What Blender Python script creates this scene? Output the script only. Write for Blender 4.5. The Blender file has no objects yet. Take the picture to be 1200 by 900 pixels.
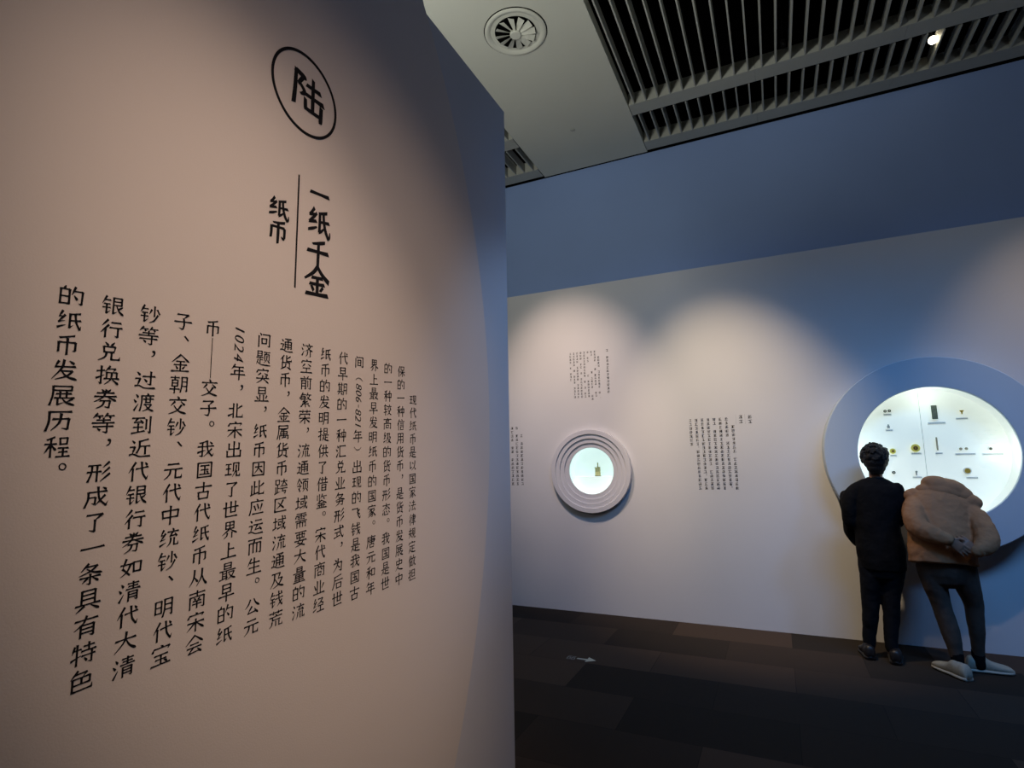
import bpy, bmesh, math, random
from mathutils import Vector, Matrix

random.seed(7)
S = bpy.context.scene
COL = S.collection
PI = math.pi

# ------------------------------------------------------------------ camera
CAM_H = 1.6
F_PX, YAW, PITCH, ROLL = 651.07, 0.439114, 0.140208, -0.017790
cy, sy, cp, sp = math.cos(YAW), math.sin(YAW), math.cos(PITCH), math.sin(PITCH)
fwd = Vector((-sy * cp, cy * cp, sp))
rgt = Vector((cy, sy, 0))
up = rgt.cross(fwd)
r2 = rgt * math.cos(ROLL) + up * math.sin(ROLL)
u2 = up * math.cos(ROLL) - rgt * math.sin(ROLL)
cam_d = bpy.data.cameras.new('camera')
cam = bpy.data.objects.new('camera', cam_d)
COL.objects.link(cam)
cam_d.sensor_width = 36.0
cam_d.lens = 36.0 * F_PX / 1200.0
cam_d.clip_start, cam_d.clip_end = 0.05, 60
m = Matrix((r2, u2, -fwd)).transposed().to_4x4()
m.translation = (0, 0, CAM_H)
cam.matrix_world = m
S.camera = cam

# ------------------------------------------------------------------ view, world, lights
S.view_settings.view_transform = 'Standard'
S.view_settings.look = 'None'
S.view_settings.exposure = 0.0
S.view_settings.gamma = 1.0
S.view_settings.use_curve_mapping = False
S.cycles.use_denoising = True
S.cycles.max_bounces = 8
S.cycles.transparent_max_bounces = 12

w = bpy.data.worlds.new('world')
S.world = w
w.use_nodes = True
w.node_tree.nodes['Background'].inputs[0].default_value = (0.02, 0.022, 0.025, 1)
w.node_tree.nodes['Background'].inputs[1].default_value = 0.3

WARM = (1.0, 0.66, 0.42)
WARM_WALL = (1.0, 0.71, 0.50)
BLUE = (0.16, 0.38, 1.0)


def spot(name, loc, target, watt, color, size_deg, blend=0.8, radius=0.05):
    d = bpy.data.lights.new(name, 'SPOT')
    d.energy, d.color, d.spot_size, d.spot_blend, d.shadow_soft_size = watt, color, math.radians(size_deg), blend, radius
    o = bpy.data.objects.new(name, d)
    COL.objects.link(o)
    o.location = loc
    o.rotation_euler = (Vector(target) - Vector(loc)).to_track_quat('-Z', 'Y').to_euler()
    return o


def area(name, loc, target, watt, color, sx, sy_):
    d = bpy.data.lights.new(name, 'AREA')
    d.shape = 'RECTANGLE'
    d.energy, d.color, d.size, d.size_y = watt, color, sx, sy_
    o = bpy.data.objects.new(name, d)
    COL.objects.link(o)
    o.location = loc
    o.rotation_euler = (Vector(target) - Vector(loc)).to_track_quat('-Z', 'Y').to_euler()
    return o


# warm accent spots of the ceiling track, aimed at the big text disc
spot('track_light_text_panel', (2.19, -0.29, 5.15), (-1.22, 1.58, 1.63), 275, (1.0, 0.69, 0.50), 29.8, 1.0, 0.08)
spot('track_light_text_panel_near', (1.37, -0.75, 5.15), (-1.22, 1.17, 1.66), 470, (1.0, 0.70, 0.51), 22.9, 1.0, 0.08)
# warm spots that make the pools on the far partition
spot('track_light_partition_west', (-2.17, 3.41, 5.15), (-2.06, 5.949, 2.11), 490, (1.0, 0.74, 0.58), 39, 1.0, 0.06)
spot('track_light_partition_middle', (-0.80, 3.85, 5.15), (-0.30, 5.949, 1.15), 610, (1.0, 0.76, 0.48), 44, 1.0, 0.06)
spot('track_light_partition_east', (2.20, 4.20, 5.15), (2.25, 5.949, 1.5), 156, (1.0, 0.74, 0.5), 46, 1.0, 0.06)
# blue house wash
spot('blue_wash_partition', (0.9, 1.8, 5.0), (-1.1, 6.0, 0.4), 185, (0.14, 0.42, 1.0), 72, 1.0, 0.6)
spot('blue_wash_partition_east', (2.0, 1.8, 5.0), (1.1, 6.0, -0.1), 210, (0.16, 0.45, 1.0), 72, 1.0, 0.6)
spot('blue_fill_panel_edge', (1.6, 4.6, 5.0), (-1.3, 2.55, 1.95), 230, (0.38, 0.60, 1.0), 21, 1.0, 0.10)  # added cool fill for the blue glow beside the disc edge
spot('blue_fill_partition_low', (3.4, 2.5, 4.9), (1.15, 5.95, 0.2), 250, (0.14, 0.42, 1.0), 44, 1.0, 0.4)  # added fill that brings blue behind the visitors' legs
spot('blue_fill_corner', (-3.0, 3.3, 4.9), (-2.55, 5.95, 0.5), 70, (0.14, 0.42, 1.0), 40, 1.0, 0.3)  # unseen fill behind the panel, added to tint the lower left partition
spot('blue_fill_panel', (3.0, 1.5, 4.8), (-1.22, 1.7, 2.8), 30, (0.55, 0.62, 1.0), 56, 1.0, 0.3)  # added fill, puts a little blue on the text disc
spot('fill_upper_wall', (3.6, 2.2, 3.0), (1.7, 6.3, 4.5), 34, (0.72, 0.82, 1.0), 64, 1.0, 0.3)  # added fill without a fixture, lifts the right of the upper wall
spot('fill_grilles', (-1.6, 2.2, 3.75), (1.3, 4.9, 5.23), 75, (1.0, 1.0, 0.92), 72, 1.0, 0.2)  # added fill above the left wall strip, brightens the slat undersides
# unseen neutral fill, added behind the text panel to brighten the ceiling
area('fill_behind_panel', (-2.3, 0.6, 3.2), (-2.0, 1.6, 5.2), 92, (1.0, 1.0, 0.92), 0.9, 2.0)

# ------------------------------------------------------------------ materials


def mat(name, color, rough=0.6, metal=0.0, noise=0.0, nscale=8.0, bump=0.0, bscale=60.0, spec=0.4, emit=None, estr=0.0, stretch=None):
    m_ = bpy.data.materials.new(name)
    m_.use_nodes = True
    nt = m_.node_tree
    b = nt.nodes['Principled BSDF']
    b.inputs['Base Color'].default_value = (*color, 1)
    b.inputs['Roughness'].default_value = rough
    b.inputs['Metallic'].default_value = metal
    b.inputs['Specular IOR Level'].default_value = spec
    if emit:
        b.inputs['Emission Color'].default_value = (*emit, 1)
        b.inputs['Emission Strength'].default_value = estr
    if noise or bump:
        tc = nt.nodes.new('ShaderNodeTexCoord')
        mp = nt.nodes.new('ShaderNodeMapping')
        nt.links.new(tc.outputs['Object'], mp.inputs[0])
        if stretch:
            mp.inputs['Scale'].default_value = stretch
    if noise:
        n = nt.nodes.new('ShaderNodeTexNoise')
        n.inputs['Scale'].default_value = nscale
        n.inputs['Detail'].default_value = 5
        r = nt.nodes.new('ShaderNodeValToRGB')
        r.color_ramp.elements[0].position, r.color_ramp.elements[1].position = 0.3, 0.7
        r.color_ramp.elements[0].color = (*[c * (1 - noise) for c in color], 1)
        r.color_ramp.elements[1].color = (*[min(1, c * (1 + noise)) for c in color], 1)
        nt.links.new(mp.outputs[0], n.inputs['Vector'])
        nt.links.new(n.outputs['Fac'], r.inputs[0])
        nt.links.new(r.outputs[0], b.inputs['Base Color'])
    if bump:
        n2 = nt.nodes.new('ShaderNodeTexNoise')
        n2.inputs['Scale'].default_value = bscale
        n2.inputs['Detail'].default_value = 6
        bp = nt.nodes.new('ShaderNodeBump')
        bp.inputs['Strength'].default_value = bump
        bp.inputs['Distance'].default_value = 0.01
        nt.links.new(mp.outputs[0], n2.inputs['Vector'])
        nt.links.new(n2.outputs['Fac'], bp.inputs['Height'])
        nt.links.new(bp.outputs[0], b.inputs['Normal'])
    return m_


def carpet_material():
    m_ = bpy.data.materials.new('carpet_tiles')
    m_.use_nodes = True
    nt = m_.node_tree
    b = nt.nodes['Principled BSDF']
    b.inputs['Roughness'].default_value = 0.95
    b.inputs['Specular IOR Level'].default_value = 0.1
    tc = nt.nodes.new('ShaderNodeTexCoord')
    br = nt.nodes.new('ShaderNodeTexBrick')
    br.offset, br.squash = 0.5, 1.0
    br.inputs['Scale'].default_value = 1.0
    br.inputs['Brick Width'].default_value = 1.0
    br.inputs['Row Height'].default_value = 0.5
    br.inputs['Mortar Size'].default_value = 0.0015
    br.inputs['Color1'].default_value = (0.042, 0.034, 0.028, 1)
    br.inputs['Color2'].default_value = (0.150, 0.100, 0.074, 1)
    br.inputs['Mortar'].default_value = (0.02, 0.017, 0.015, 1)
    br.inputs['Bias'].default_value = -0.25
    nt.links.new(tc.outputs['Object'], br.inputs['Vector'])
    n = nt.nodes.new('ShaderNodeTexNoise')
    n.inputs['Scale'].default_value = 260
    mx = nt.nodes.new('ShaderNodeMixRGB')
    mx.blend_type = 'MULTIPLY'
    mx.inputs['Fac'].default_value = 0.6
    nt.links.new(tc.outputs['Object'], n.inputs['Vector'])
    nt.links.new(br.outputs['Color'], mx.inputs['Color1'])
    nt.links.new(n.outputs['Fac'], mx.inputs['Color2'])
    nt.links.new(mx.outputs[0], b.inputs['Base Color'])
    bp = nt.nodes.new('ShaderNodeBump')
    bp.inputs['Strength'].default_value = 0.4
    bp.inputs['Distance'].default_value = 0.004
    nt.links.new(n.outputs['Fac'], bp.inputs['Height'])
    nt.links.new(bp.outputs[0], b.inputs['Normal'])
    return m_


def glass_material():
    m_ = bpy.data.materials.new('showcase_glass')
    m_.use_nodes = True
    nt = m_.node_tree
    nt.nodes.remove(nt.nodes['Principled BSDF'])
    out = nt.nodes['Material Output']
    tr = nt.nodes.new('ShaderNodeBsdfTransparent')
    tr.inputs[0].default_value = (0.98, 1.0, 0.99, 1)
    gl = nt.nodes.new('ShaderNodeBsdfGlossy')
    gl.inputs['Roughness'].default_value = 0.02
    fr = nt.nodes.new('ShaderNodeFresnel')
    fr.inputs[0].default_value = 1.35
    mx = nt.nodes.new('ShaderNodeMixShader')
    ge = nt.nodes.new('ShaderNodeNewGeometry')            # reflect only where light enters the pane
    inv = nt.nodes.new('ShaderNodeMath')
    inv.operation = 'SUBTRACT'
    inv.inputs[0].default_value = 1.0
    mul = nt.nodes.new('ShaderNodeMath')
    mul.operation = 'MULTIPLY'
    nt.links.new(ge.outputs['Backfacing'], inv.inputs[1])
    nt.links.new(fr.outputs[0], mul.inputs[0])
    nt.links.new(inv.outputs[0], mul.inputs[1])
    nt.links.new(mul.outputs[0], mx.inputs[0])
    nt.links.new(tr.outputs[0], mx.inputs[1])
    nt.links.new(gl.outputs[0], mx.inputs[2])
    nt.links.new(mx.outputs[0], out.inputs['Surface'])
    return m_


M = {}
M['partition'] = mat('partition_paint', (0.68, 0.68, 0.70), 0.75, noise=0.02, nscale=1.5, bump=0.05, bscale=180)
M['upper'] = mat('upper_wall_paint', (0.27, 0.39, 0.69), 0.8, noise=0.03, nscale=1.2, bump=0.05, bscale=180)
M['panel'] = mat('text_panel_paint', (0.68, 0.66, 0.66), 0.7, noise=0.015, nscale=1.5, bump=0.08, bscale=240)
M['strip'] = mat('left_wall_paint', (0.58, 0.62, 0.70), 0.7, noise=0.015, nscale=1.5, bump=0.06, bscale=240)
M['ring'] = mat('showcase_ring_paint', (0.52, 0.61, 0.70), 0.6, noise=0.02, nscale=2, bump=0.04, bscale=200)
M['porthole'] = mat('porthole_ring_paint', (0.66, 0.66, 0.70), 0.6, noise=0.02, nscale=4, bump=0.04, bscale=200)
M['carpet'] = carpet_material()
M['soffit'] = mat('ceiling_panel_paint', (0.62, 0.63, 0.55), 0.7, noise=0.02, nscale=1.0, bump=0.04, bscale=300)
M['grille'] = mat('grille_metal_paint', (0.42, 0.43, 0.385), 0.55, noise=0.03, nscale=3)
M['void'] = mat('ceiling_void_black', (0.004, 0.004, 0.004), 1.0, noise=0.2, spec=0.0)
M['dark_wall'] = mat('dim_wall_paint', (0.22, 0.25, 0.33), 0.85, noise=0.04, nscale=1)
M['ink'] = mat('lettering_vinyl', (0.010, 0.011, 0.015), 0.85, noise=0.1, nscale=30, spec=0.1)
M['ink_small'] = mat('small_lettering_vinyl', (0.025, 0.022, 0.022), 0.85, noise=0.1, nscale=60, spec=0.1)
M['ink_faint'] = mat('faint_lettering_vinyl', (0.42, 0.41, 0.41), 0.6, noise=0.05, nscale=60)
M['ink_case'] = mat('case_caption_print', (0.52, 0.54, 0.52), 0.7, noise=0.1, nscale=60)
M['ink_board'] = mat('case_board_print', (0.72, 0.73, 0.72), 0.7, noise=0.05, nscale=60, emit=(0.95, 1.0, 0.95), estr=0.24)  # glow added so the print stays faint on the bright board
M['glow_board'] = mat('showcase_board_glow', (0.80, 0.82, 0.80), 0.5, noise=0.01, emit=(0.90, 1.0, 0.90), estr=0.42)  # plain white board, the case lighting is put in as glow
M['reveal'] = mat('showcase_reveal_white', (0.82, 0.83, 0.82), 0.5, noise=0.01, emit=(0.90, 1.0, 0.93), estr=0.18)  # white lining with some of the case light added as glow
M['niche'] = mat('niche_white_glow', (0.80, 0.83, 0.83), 0.5, noise=0.01, emit=(0.78, 0.98, 0.95), estr=0.35)  # white niche surfaces, their lighting put in as glow
M['plinth'] = mat('niche_plinth_glow', (0.80, 0.83, 0.83), 0.5, noise=0.01, emit=(0.80, 0.98, 0.95), estr=0.50)  # added glow lifts the plinth front to the niche's brightness
M['glass'] = glass_material()
M['seam'] = mat('panel_joint_grey', (0.55, 0.58, 0.55), 0.6, noise=0.05)
M['gold'] = mat('coin_gold', (0.80, 0.55, 0.10), 0.35, 0.6, noise=0.15, nscale=120)
M['yellow'] = mat('coin_halo_yellow', (0.98, 0.82, 0.16), 0.5, noise=0.05, nscale=60)  # colour of the discs painted in for the gold's glow on the board
M['bronze'] = mat('old_bronze', (0.10, 0.10, 0.08), 0.6, 0.3, noise=0.3, nscale=120)
M['brown_metal'] = mat('dark_brown_patina', (0.20, 0.11, 0.03), 0.6, 0.2, noise=0.25, nscale=120)
M['slab'] = mat('green_bronze_slab', (0.10, 0.12, 0.09), 0.6, noise=0.3, nscale=60, bump=0.3, bscale=200)
M['bone'] = mat('tan_slip', (0.48, 0.42, 0.30), 0.6, noise=0.15, nscale=60)
M['silver'] = mat('grey_silver', (0.45, 0.46, 0.44), 0.5, 0.3, noise=0.15, nscale=120)
M['paper'] = mat('caption_card', (0.85, 0.86, 0.85), 0.5, noise=0.02, nscale=30)
M['plaque'] = mat('olive_gold_plaque', (0.50, 0.46, 0.22), 0.55, noise=0.25, nscale=50, bump=0.3, bscale=180)
M['lamp_body'] = mat('track_lamp_black', (0.03, 0.03, 0.03), 0.4, 0.2, noise=0.1)
M['lamp_steel'] = mat('track_lamp_grey', (0.25, 0.25, 0.25), 0.35, 0.5, noise=0.1)
M['lamp_lit'] = mat('lit_lamp_lens', (0.9, 0.85, 0.7), 0.3, noise=0.01, emit=(1.0, 0.86, 0.62), estr=18)
M['white_sticker'] = mat('sticker_pale', (0.62, 0.62, 0.50), 0.5, noise=0.05, nscale=40)
M['grey_sticker'] = mat('sticker_grey_print', (0.20, 0.20, 0.19), 0.5, noise=0.05, nscale=40)
M['skin'] = mat('skin', (0.27, 0.135, 0.085), 0.5, noise=0.06, nscale=20, bump=0.1, bscale=200)
M['hair'] = mat('black_hair', (0.006, 0.005, 0.005), 0.55, noise=0.3, nscale=30, bump=0.8, bscale=90, stretch=(3, 3, 0.6))
M['black_cloth'] = mat('black_wool', (0.006, 0.006, 0.007), 0.9, noise=0.2, nscale=20, bump=0.3, bscale=40, spec=0.1)
M['black_trouser'] = mat('black_trouser_cloth', (0.006, 0.007, 0.010), 0.85, noise=0.2, nscale=12, bump=0.3, bscale=25, spec=0.15)
M['black_leather'] = mat('black_boot_leather', (0.010, 0.008, 0.008), 0.45, noise=0.2, nscale=20)
M['jacket'] = mat('tan_padded_cotton', (0.34, 0.172, 0.088), 0.8, noise=0.10, nscale=6, bump=0.5, bscale=14, spec=0.15)
M['legging'] = mat('charcoal_leggings', (0.080, 0.060, 0.050), 0.8, noise=0.15, nscale=14, bump=0.2, bscale=40, spec=0.2)
M['shoe'] = mat('cream_shoe_mesh', (0.34, 0.32, 0.26), 0.7, noise=0.08, nscale=40, bump=0.25, bscale=90)
M['sole'] = mat('cream_shoe_rubber', (0.42, 0.40, 0.34), 0.6, noise=0.05, nscale=40)
M['watch'] = mat('dark_watch_strap', (0.012, 0.011, 0.010), 0.4, noise=0.2, nscale=60)
M['eye'] = mat('eye_white', (0.6, 0.58, 0.55), 0.2, noise=0.02)

# ------------------------------------------------------------------ helpers


def obj(name, bm, material, parent=None, smooth=False, loc=None):
    me = bpy.data.meshes.new(name)
    bmesh.ops.recalc_face_normals(bm, faces=bm.faces)
    bm.to_mesh(me)
    bm.free()
    me.materials.append(M[material] if isinstance(material, str) else material)
    if smooth:
        for p in me.polygons:
            p.use_smooth = True
        if smooth == 'auto':
            try:
                me.set_sharp_from_angle(angle=math.radians(35))
            except Exception:
                pass
    o = bpy.data.objects.new(name, me)
    COL.objects.link(o)
    if parent is not None:
        o.parent = parent
        if loc is None:                       # meshes are modelled in room coordinates: bring them to the parent's base
            me.transform(Matrix.Translation(-parent_origin(parent)))
    if loc is not None:
        o.location = loc
    return o


def parent_origin(p):
    v = Vector((0, 0, 0))
    while p is not None:
        v += p.location
        p = p.parent
    return v


def tag(o, label, cat, group=None):
    o['label'], o['category'] = label, cat
    if group:
        o['group'] = group
    return o


def thing(name, label, cat, loc, group=None):
    o = bpy.data.objects.new(name, None)
    COL.objects.link(o)
    o.location = loc
    o.empty_display_size = 0.05
    return tag(o, label, cat, group)


def struct(name, bm, material, smooth=False):
    o = obj(name, bm, material, None, smooth)
    o['kind'] = 'structure'
    return o


def recentre(o):
    """Put a one-mesh thing's origin in the middle of its geometry."""
    vs = [v.co for v in o.data.vertices]
    c = Vector([(min(v[i] for v in vs) + max(v[i] for v in vs)) / 2 for i in range(3)])
    o.data.transform(Matrix.Translation(-c))
    o.location = c
    return o


def box(bm, x0, x1, y0, y1, z0, z1, bev=0.0):
    r = bmesh.ops.create_cube(bm, size=1.0)
    for v in r['verts']:
        v.co = Vector((x0 + (v.co.x + .5) * (x1 - x0), y0 + (v.co.y + .5) * (y1 - y0), z0 + (v.co.z + .5) * (z1 - z0)))
    if bev:
        es = list({e for v in r['verts'] for e in v.link_edges})
        bmesh.ops.bevel(bm, geom=es, offset=bev, segments=2, affect='EDGES', profile=0.5)
    return bm


def lathe(bm, prof, centre, axis='Y', seg=96, close=False):
    """Revolve (r, h) profile about an axis through centre; h runs along the axis."""
    c = Vector(centre)
    rings = []
    for r, h in prof:
        row = []
        for k in range(seg):
            a = 2 * PI * k / seg
            if axis == 'Y':
                p = Vector((r * math.cos(a), h, r * math.sin(a)))
            elif axis == 'Z':
                p = Vector((r * math.cos(a), r * math.sin(a), h))
            else:
                p = Vector((h, r * math.cos(a), r * math.sin(a)))
            row.append(bm.verts.new(c + p))
        rings.append(row)
    n = len(rings)
    for i in range(n if close else n - 1):
        a, b = rings[i], rings[(i + 1) % n]
        for k in range(seg):
            bm.faces.new((a[k], a[(k + 1) % seg], b[(k + 1) % seg], b[k]))
    return rings


def disc(bm, r, h0, h1, centre, axis='Y', seg=48, bev=0.0):
    if bev:
        prof = [(r - bev, h0), (r, h0 + math.copysign(bev, h1 - h0)), (r, h1 - math.copysign(bev, h1 - h0)), (r - bev, h1)]
    else:
        prof = [(r, h0), (r, h1)]
    rings = lathe(bm, prof, centre, axis, seg)
    bm.faces.new(rings[0])
    bm.faces.new(rings[-1])


def prism(bm, pts, to3, depth):
    """Extrude the outline pts (2-D) by the vector depth; to3 maps a 2-D point to room space."""
    a = [bm.verts.new(to3(*p)) for p in pts]
    b = [bm.verts.new(to3(*p) + depth) for p in pts]
    n = len(pts)
    bm.faces.new(a)
    bm.faces.new(list(reversed(b)))
    for i in range(n):
        bm.faces.new((a[i], a[(i + 1) % n], b[(i + 1) % n], b[i]))


def tube(bm, pts, radii, n=16, flat=None, L=None, dome=3):
    """A closed tapered tube through pts. flat: list of second radii (ellipse); L: lateral vector the first radius runs along."""
    P = [Vector(p) for p in pts]
    rings = []
    m_ = len(P)
    prev = Vector(L) if L is not None else None
    for i in range(m_):
        t = (P[min(i + 1, m_ - 1)] - P[max(i - 1, 0)]).normalized()
        if prev is None:
            prev = Vector((1, 0, 0)) if abs(t.x) < 0.8 else Vector((0, 1, 0))
        lat = (prev - t * prev.dot(t)).normalized()
        if L is None:
            prev = lat
        nor = t.cross(lat).normalized()
        ra, rb = radii[i], (flat[i] if flat else radii[i])
        secs = [(P[i], ra, rb)]
        if i == 0:
            secs = [(P[0] - t * min(ra, rb) * math.sin(PI / 2 * k / dome), ra * math.cos(PI / 2 * k / dome), rb * math.cos(PI / 2 * k / dome)) for k in range(dome - 1, 0, -1)] + secs
        if i == m_ - 1:
            secs = secs + [(P[i] + t * min(ra, rb) * math.sin(PI / 2 * k / dome), ra * math.cos(PI / 2 * k / dome), rb * math.cos(PI / 2 * k / dome)) for k in range(1, dome)]
        for c, a_, b_ in secs:
            rings.append([bm.verts.new(c + lat * a_ * math.cos(2 * PI * k / n) + nor * b_ * math.sin(2 * PI * k / n)) for k in range(n)])
    for a, b in zip(rings, rings[1:]):
        for k in range(n):
            bm.faces.new((a[k], a[(k + 1) % n], b[(k + 1) % n], b[k]))
    bm.faces.new(list(reversed(rings[0])))
    bm.faces.new(rings[-1])
    return bm


def spline(pts, k=4):
    """Catmull-Rom resample of rows of numbers."""
    out = []
    n = len(pts)
    for i in range(n - 1):
        p0, p1, p2, p3 = pts[max(i - 1, 0)], pts[i], pts[i + 1], pts[min(i + 2, n - 1)]
        for j in range(k):
            t = j / k
            out.append([0.5 * (2 * b + (c - a) * t + (2 * a - 5 * b + 4 * c - d) * t * t + (3 * b - a - 3 * c + d) * t ** 3) for a, b, c, d in zip(p0, p1, p2, p3)])
    out.append(list(pts[-1]))
    return out


def limb(bm, rows, n=16, k=4):
    """rows: (x, y, z, r)."""
    q = spline(rows, k)
    tube(bm, [r[:3] for r in q], [r[3] for r in q], n)


def trunk(bm, rows, L=(1, 0, 0), n=28, k=4, dome=3):
    """rows: (x, y, z, half width, half depth)."""
    q = spline(rows, k)
    tube(bm, [r[:3] for r in q], [r[3] for r in q], n, [r[4] for r in q], L, dome)


def ell(bm, c, rx, ry, rz, rot=None, u=20, v=14):
    mt = Matrix.Translation(Vector(c)) @ (rot.to_4x4() if rot else Matrix.Identity(4)) @ Matrix.Diagonal((rx, ry, rz, 1))
    bmesh.ops.create_uvsphere(bm, u_segments=u, v_segments=v, radius=1.0, matrix=mt)


def fuse(name, bm, material, parent, voxel=0.007, smooth=6, noise=None):
    """Melt the overlapping closed shapes of bm into one continuous skin."""
    bmesh.ops.recalc_face_normals(bm, faces=bm.faces)
    me = bpy.data.meshes.new('temporary')
    bm.to_mesh(me)
    bm.free()
    t = bpy.data.objects.new('temporary', me)
    COL.objects.link(t)
    rm = t.modifiers.new('r', 'REMESH')
    rm.mode, rm.voxel_size = 'VOXEL', voxel
    sm = t.modifiers.new('s', 'SMOOTH')
    sm.factor, sm.iterations = 0.5, smooth
    if noise:
        tx = bpy.data.textures.new('folds', 'CLOUDS')
        tx.noise_scale = noise[1]
        dm = t.modifiers.new('d', 'DISPLACE')
        dm.texture, dm.strength, dm.mid_level = tx, noise[0], 0.5
    bpy.context.view_layer.update()
    dg = bpy.context.evaluated_depsgraph_get()
    out = bpy.data.meshes.new_from_object(t.evaluated_get(dg))
    bpy.data.objects.remove(t)
    out.name = name
    out.materials.clear()
    out.materials.append(M[material])
    for p in out.polygons:
        p.use_smooth = True
    o = bpy.data.objects.new(name, out)
    COL.objects.link(o)
    o.parent = parent
    out.transform(Matrix.Translation(-parent_origin(parent)))
    return o


# glyph outlines come from Blender's built-in font
_fc = bpy.data.curves.new('glyph', 'FONT')
_fo = bpy.data.objects.new('glyph', _fc)
COL.objects.link(_fo)
_fc.resolution_u = 3
_cache = {}


def glyph(ch, weight=0.0):
    key = (ch, weight)
    if key not in _cache:
        _fc.body = ch
        bpy.context.view_layer.update()
        dg = bpy.context.evaluated_depsgraph_get()
        me = _fo.evaluated_get(dg).to_mesh()
        vs = [[v.co.x, v.co.y, 0.0] for v in me.vertices]
        fs = [tuple(p.vertices) for p in me.polygons]
        _fo.evaluated_get(dg).to_mesh_clear()
        # brush contrast: uprights a little heavier, level strokes a little lighter
        used = {}
        for f in fs:
            area2 = sum(vs[f[i]][0] * vs[f[(i + 1) % len(f)]][1] - vs[f[(i + 1) % len(f)]][0] * vs[f[i]][1] for i in range(len(f)))
            g = f if area2 > 0 else tuple(reversed(f))
            for i in range(len(g)):
                used[(g[i], g[(i + 1) % len(g)])] = 1
        nor = {}
        for (p, q) in used:
            if (q, p) in used:
                continue
            e = Vector((vs[q][1] - vs[p][1], vs[p][0] - vs[q][0]))
            if e.length > 1e-7:
                e.normalize()
                for k in (p, q):
                    nor[k] = nor.get(k, Vector((0, 0))) + e
        for k, n_ in nor.items():
            if n_.length > 1e-5:
                n_ = n_.normalized()
                vs[k][0] += n_.x * (weight + .006)
                vs[k][1] += n_.y * (weight - .009)
        _cache[key] = (vs, fs)
    return _cache[key]


BRUSH = {
    '陆': [((20, 92, 8), (19, 50, 9), (16, 6, 10)), ((18, 89, 11), (40, 84, 12), (42, 78, 8)), ((40, 84, 9), (29, 64, 8), (30, 60, 8)), ((29, 64, 8), (42, 52, 9), (41, 44, 9), (32, 38, 5)),
           ((48, 70, 9), (68, 71, 9), (88, 72, 11)), ((40, 46, 9), (70, 47, 9), (97, 48, 12)), ((66, 94, 8), (66, 50, 9), (66, 12, 9)), ((46, 36, 8), (47, 12, 9)), ((45, 12, 9), (70, 12, 9), (90, 13, 9)), ((90, 40, 9), (89, 6, 10), (88, -2, 7))],
    '一': [((4, 48, 12), (50, 50, 11), (96, 52, 14))],
    '纸': [((30, 95, 10), (22, 82, 9), (12, 70, 8)), ((10, 69, 9), (36, 75, 9)), ((40, 80, 9), (26, 62, 9), (10, 46, 8)), ((8, 45, 10), (40, 53, 10)), ((6, 18, 8), (22, 24, 10), (42, 34, 6)),
           ((84, 93, 10), (68, 87, 10), (50, 82, 8)), ((53, 84, 10), (53, 50, 10), (52, 20, 10)), ((50, 18, 10), (60, 24, 9), (72, 36, 5)), ((52, 54, 9), (72, 57, 9), (94, 60, 11)), ((68, 86, 10), (71, 56, 10), (80, 26, 11), (92, 6, 11)), ((91, 6, 10), (97, 14, 7), (97, 30, 4))],
    '千': [((80, 94, 11), (56, 86, 11), (24, 78, 7)), ((3, 52, 12), (50, 54, 11), (97, 56, 14)), ((51, 84, 11), (51, 50, 12), (50, 2, 11))],
    '金': [((52, 98, 12), (34, 74, 11), (2, 50, 7)), ((50, 94, 10), (70, 72, 12), (98, 52, 15)), ((28, 58, 10), (50, 59, 9), (72, 60, 11)), ((20, 38, 10), (50, 39, 9), (80, 41, 11)), ((51, 58, 11), (51, 10, 11)),
           ((28, 32, 9), (37, 17, 10)), ((74, 33, 10), (63, 18, 8)), ((6, 6, 11), (50, 7, 10), (95, 9, 13))],
    '币': [((82, 95, 11), (58, 88, 11), (26, 83, 7)), ((20, 68, 11), (20, 42, 11), (18, 16, 10)), ((20, 66, 10), (50, 68, 10), (82, 70, 11)), ((81, 70, 11), (81, 44, 11), (80, 24, 11)), ((82, 22, 10), (74, 22, 9), (66, 30, 5)), ((51, 88, 11), (51, 40, 12), (50, -4, 10))],
}


def brush_glyph(bm_, ch, size, place, slope=0.08, wide=1.0, heavy=1.0, tall=1.0):
    """A bold brush-written character built of tapering strokes."""
    for si, st in enumerate(BRUSH[ch]):
        rows = spline([list(p) for p in st], 5) if len(st) > 2 else [list(st[0]), list(st[1])]
        lf, rt = [], []
        for i, (x, y, w_) in enumerate(rows):
            p, q = rows[max(i - 1, 0)], rows[min(i + 1, len(rows) - 1)]
            t_ = Vector((q[0] - p[0], q[1] - p[1])).normalized()
            n_ = Vector((-t_.y, t_.x)) * (w_ * .5 * heavy)
            sk = t_ * (w_ * .28) * (-1 if i == 0 else (1 if i == len(rows) - 1 else 0))     # slanted stroke ends
            lf.append(Vector((x, y)) + n_ - sk * .6)
            rt.append(Vector((x, y)) - n_ + sk)
        vs = []
        for p in lf + list(reversed(rt)):
            a, b = (p.x - 50) / 100 * wide, (p.y - 47) / 100 * tall
            vs.append(bm_.verts.new(place(a * size, (b + slope * a) * size, .0002 + .00002 * si)))
        k = len(lf)
        for i in range(k - 1):
            bm_.faces.new((vs[i], vs[i + 1], vs[2 * k - 2 - i], vs[2 * k - 1 - i]))


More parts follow.
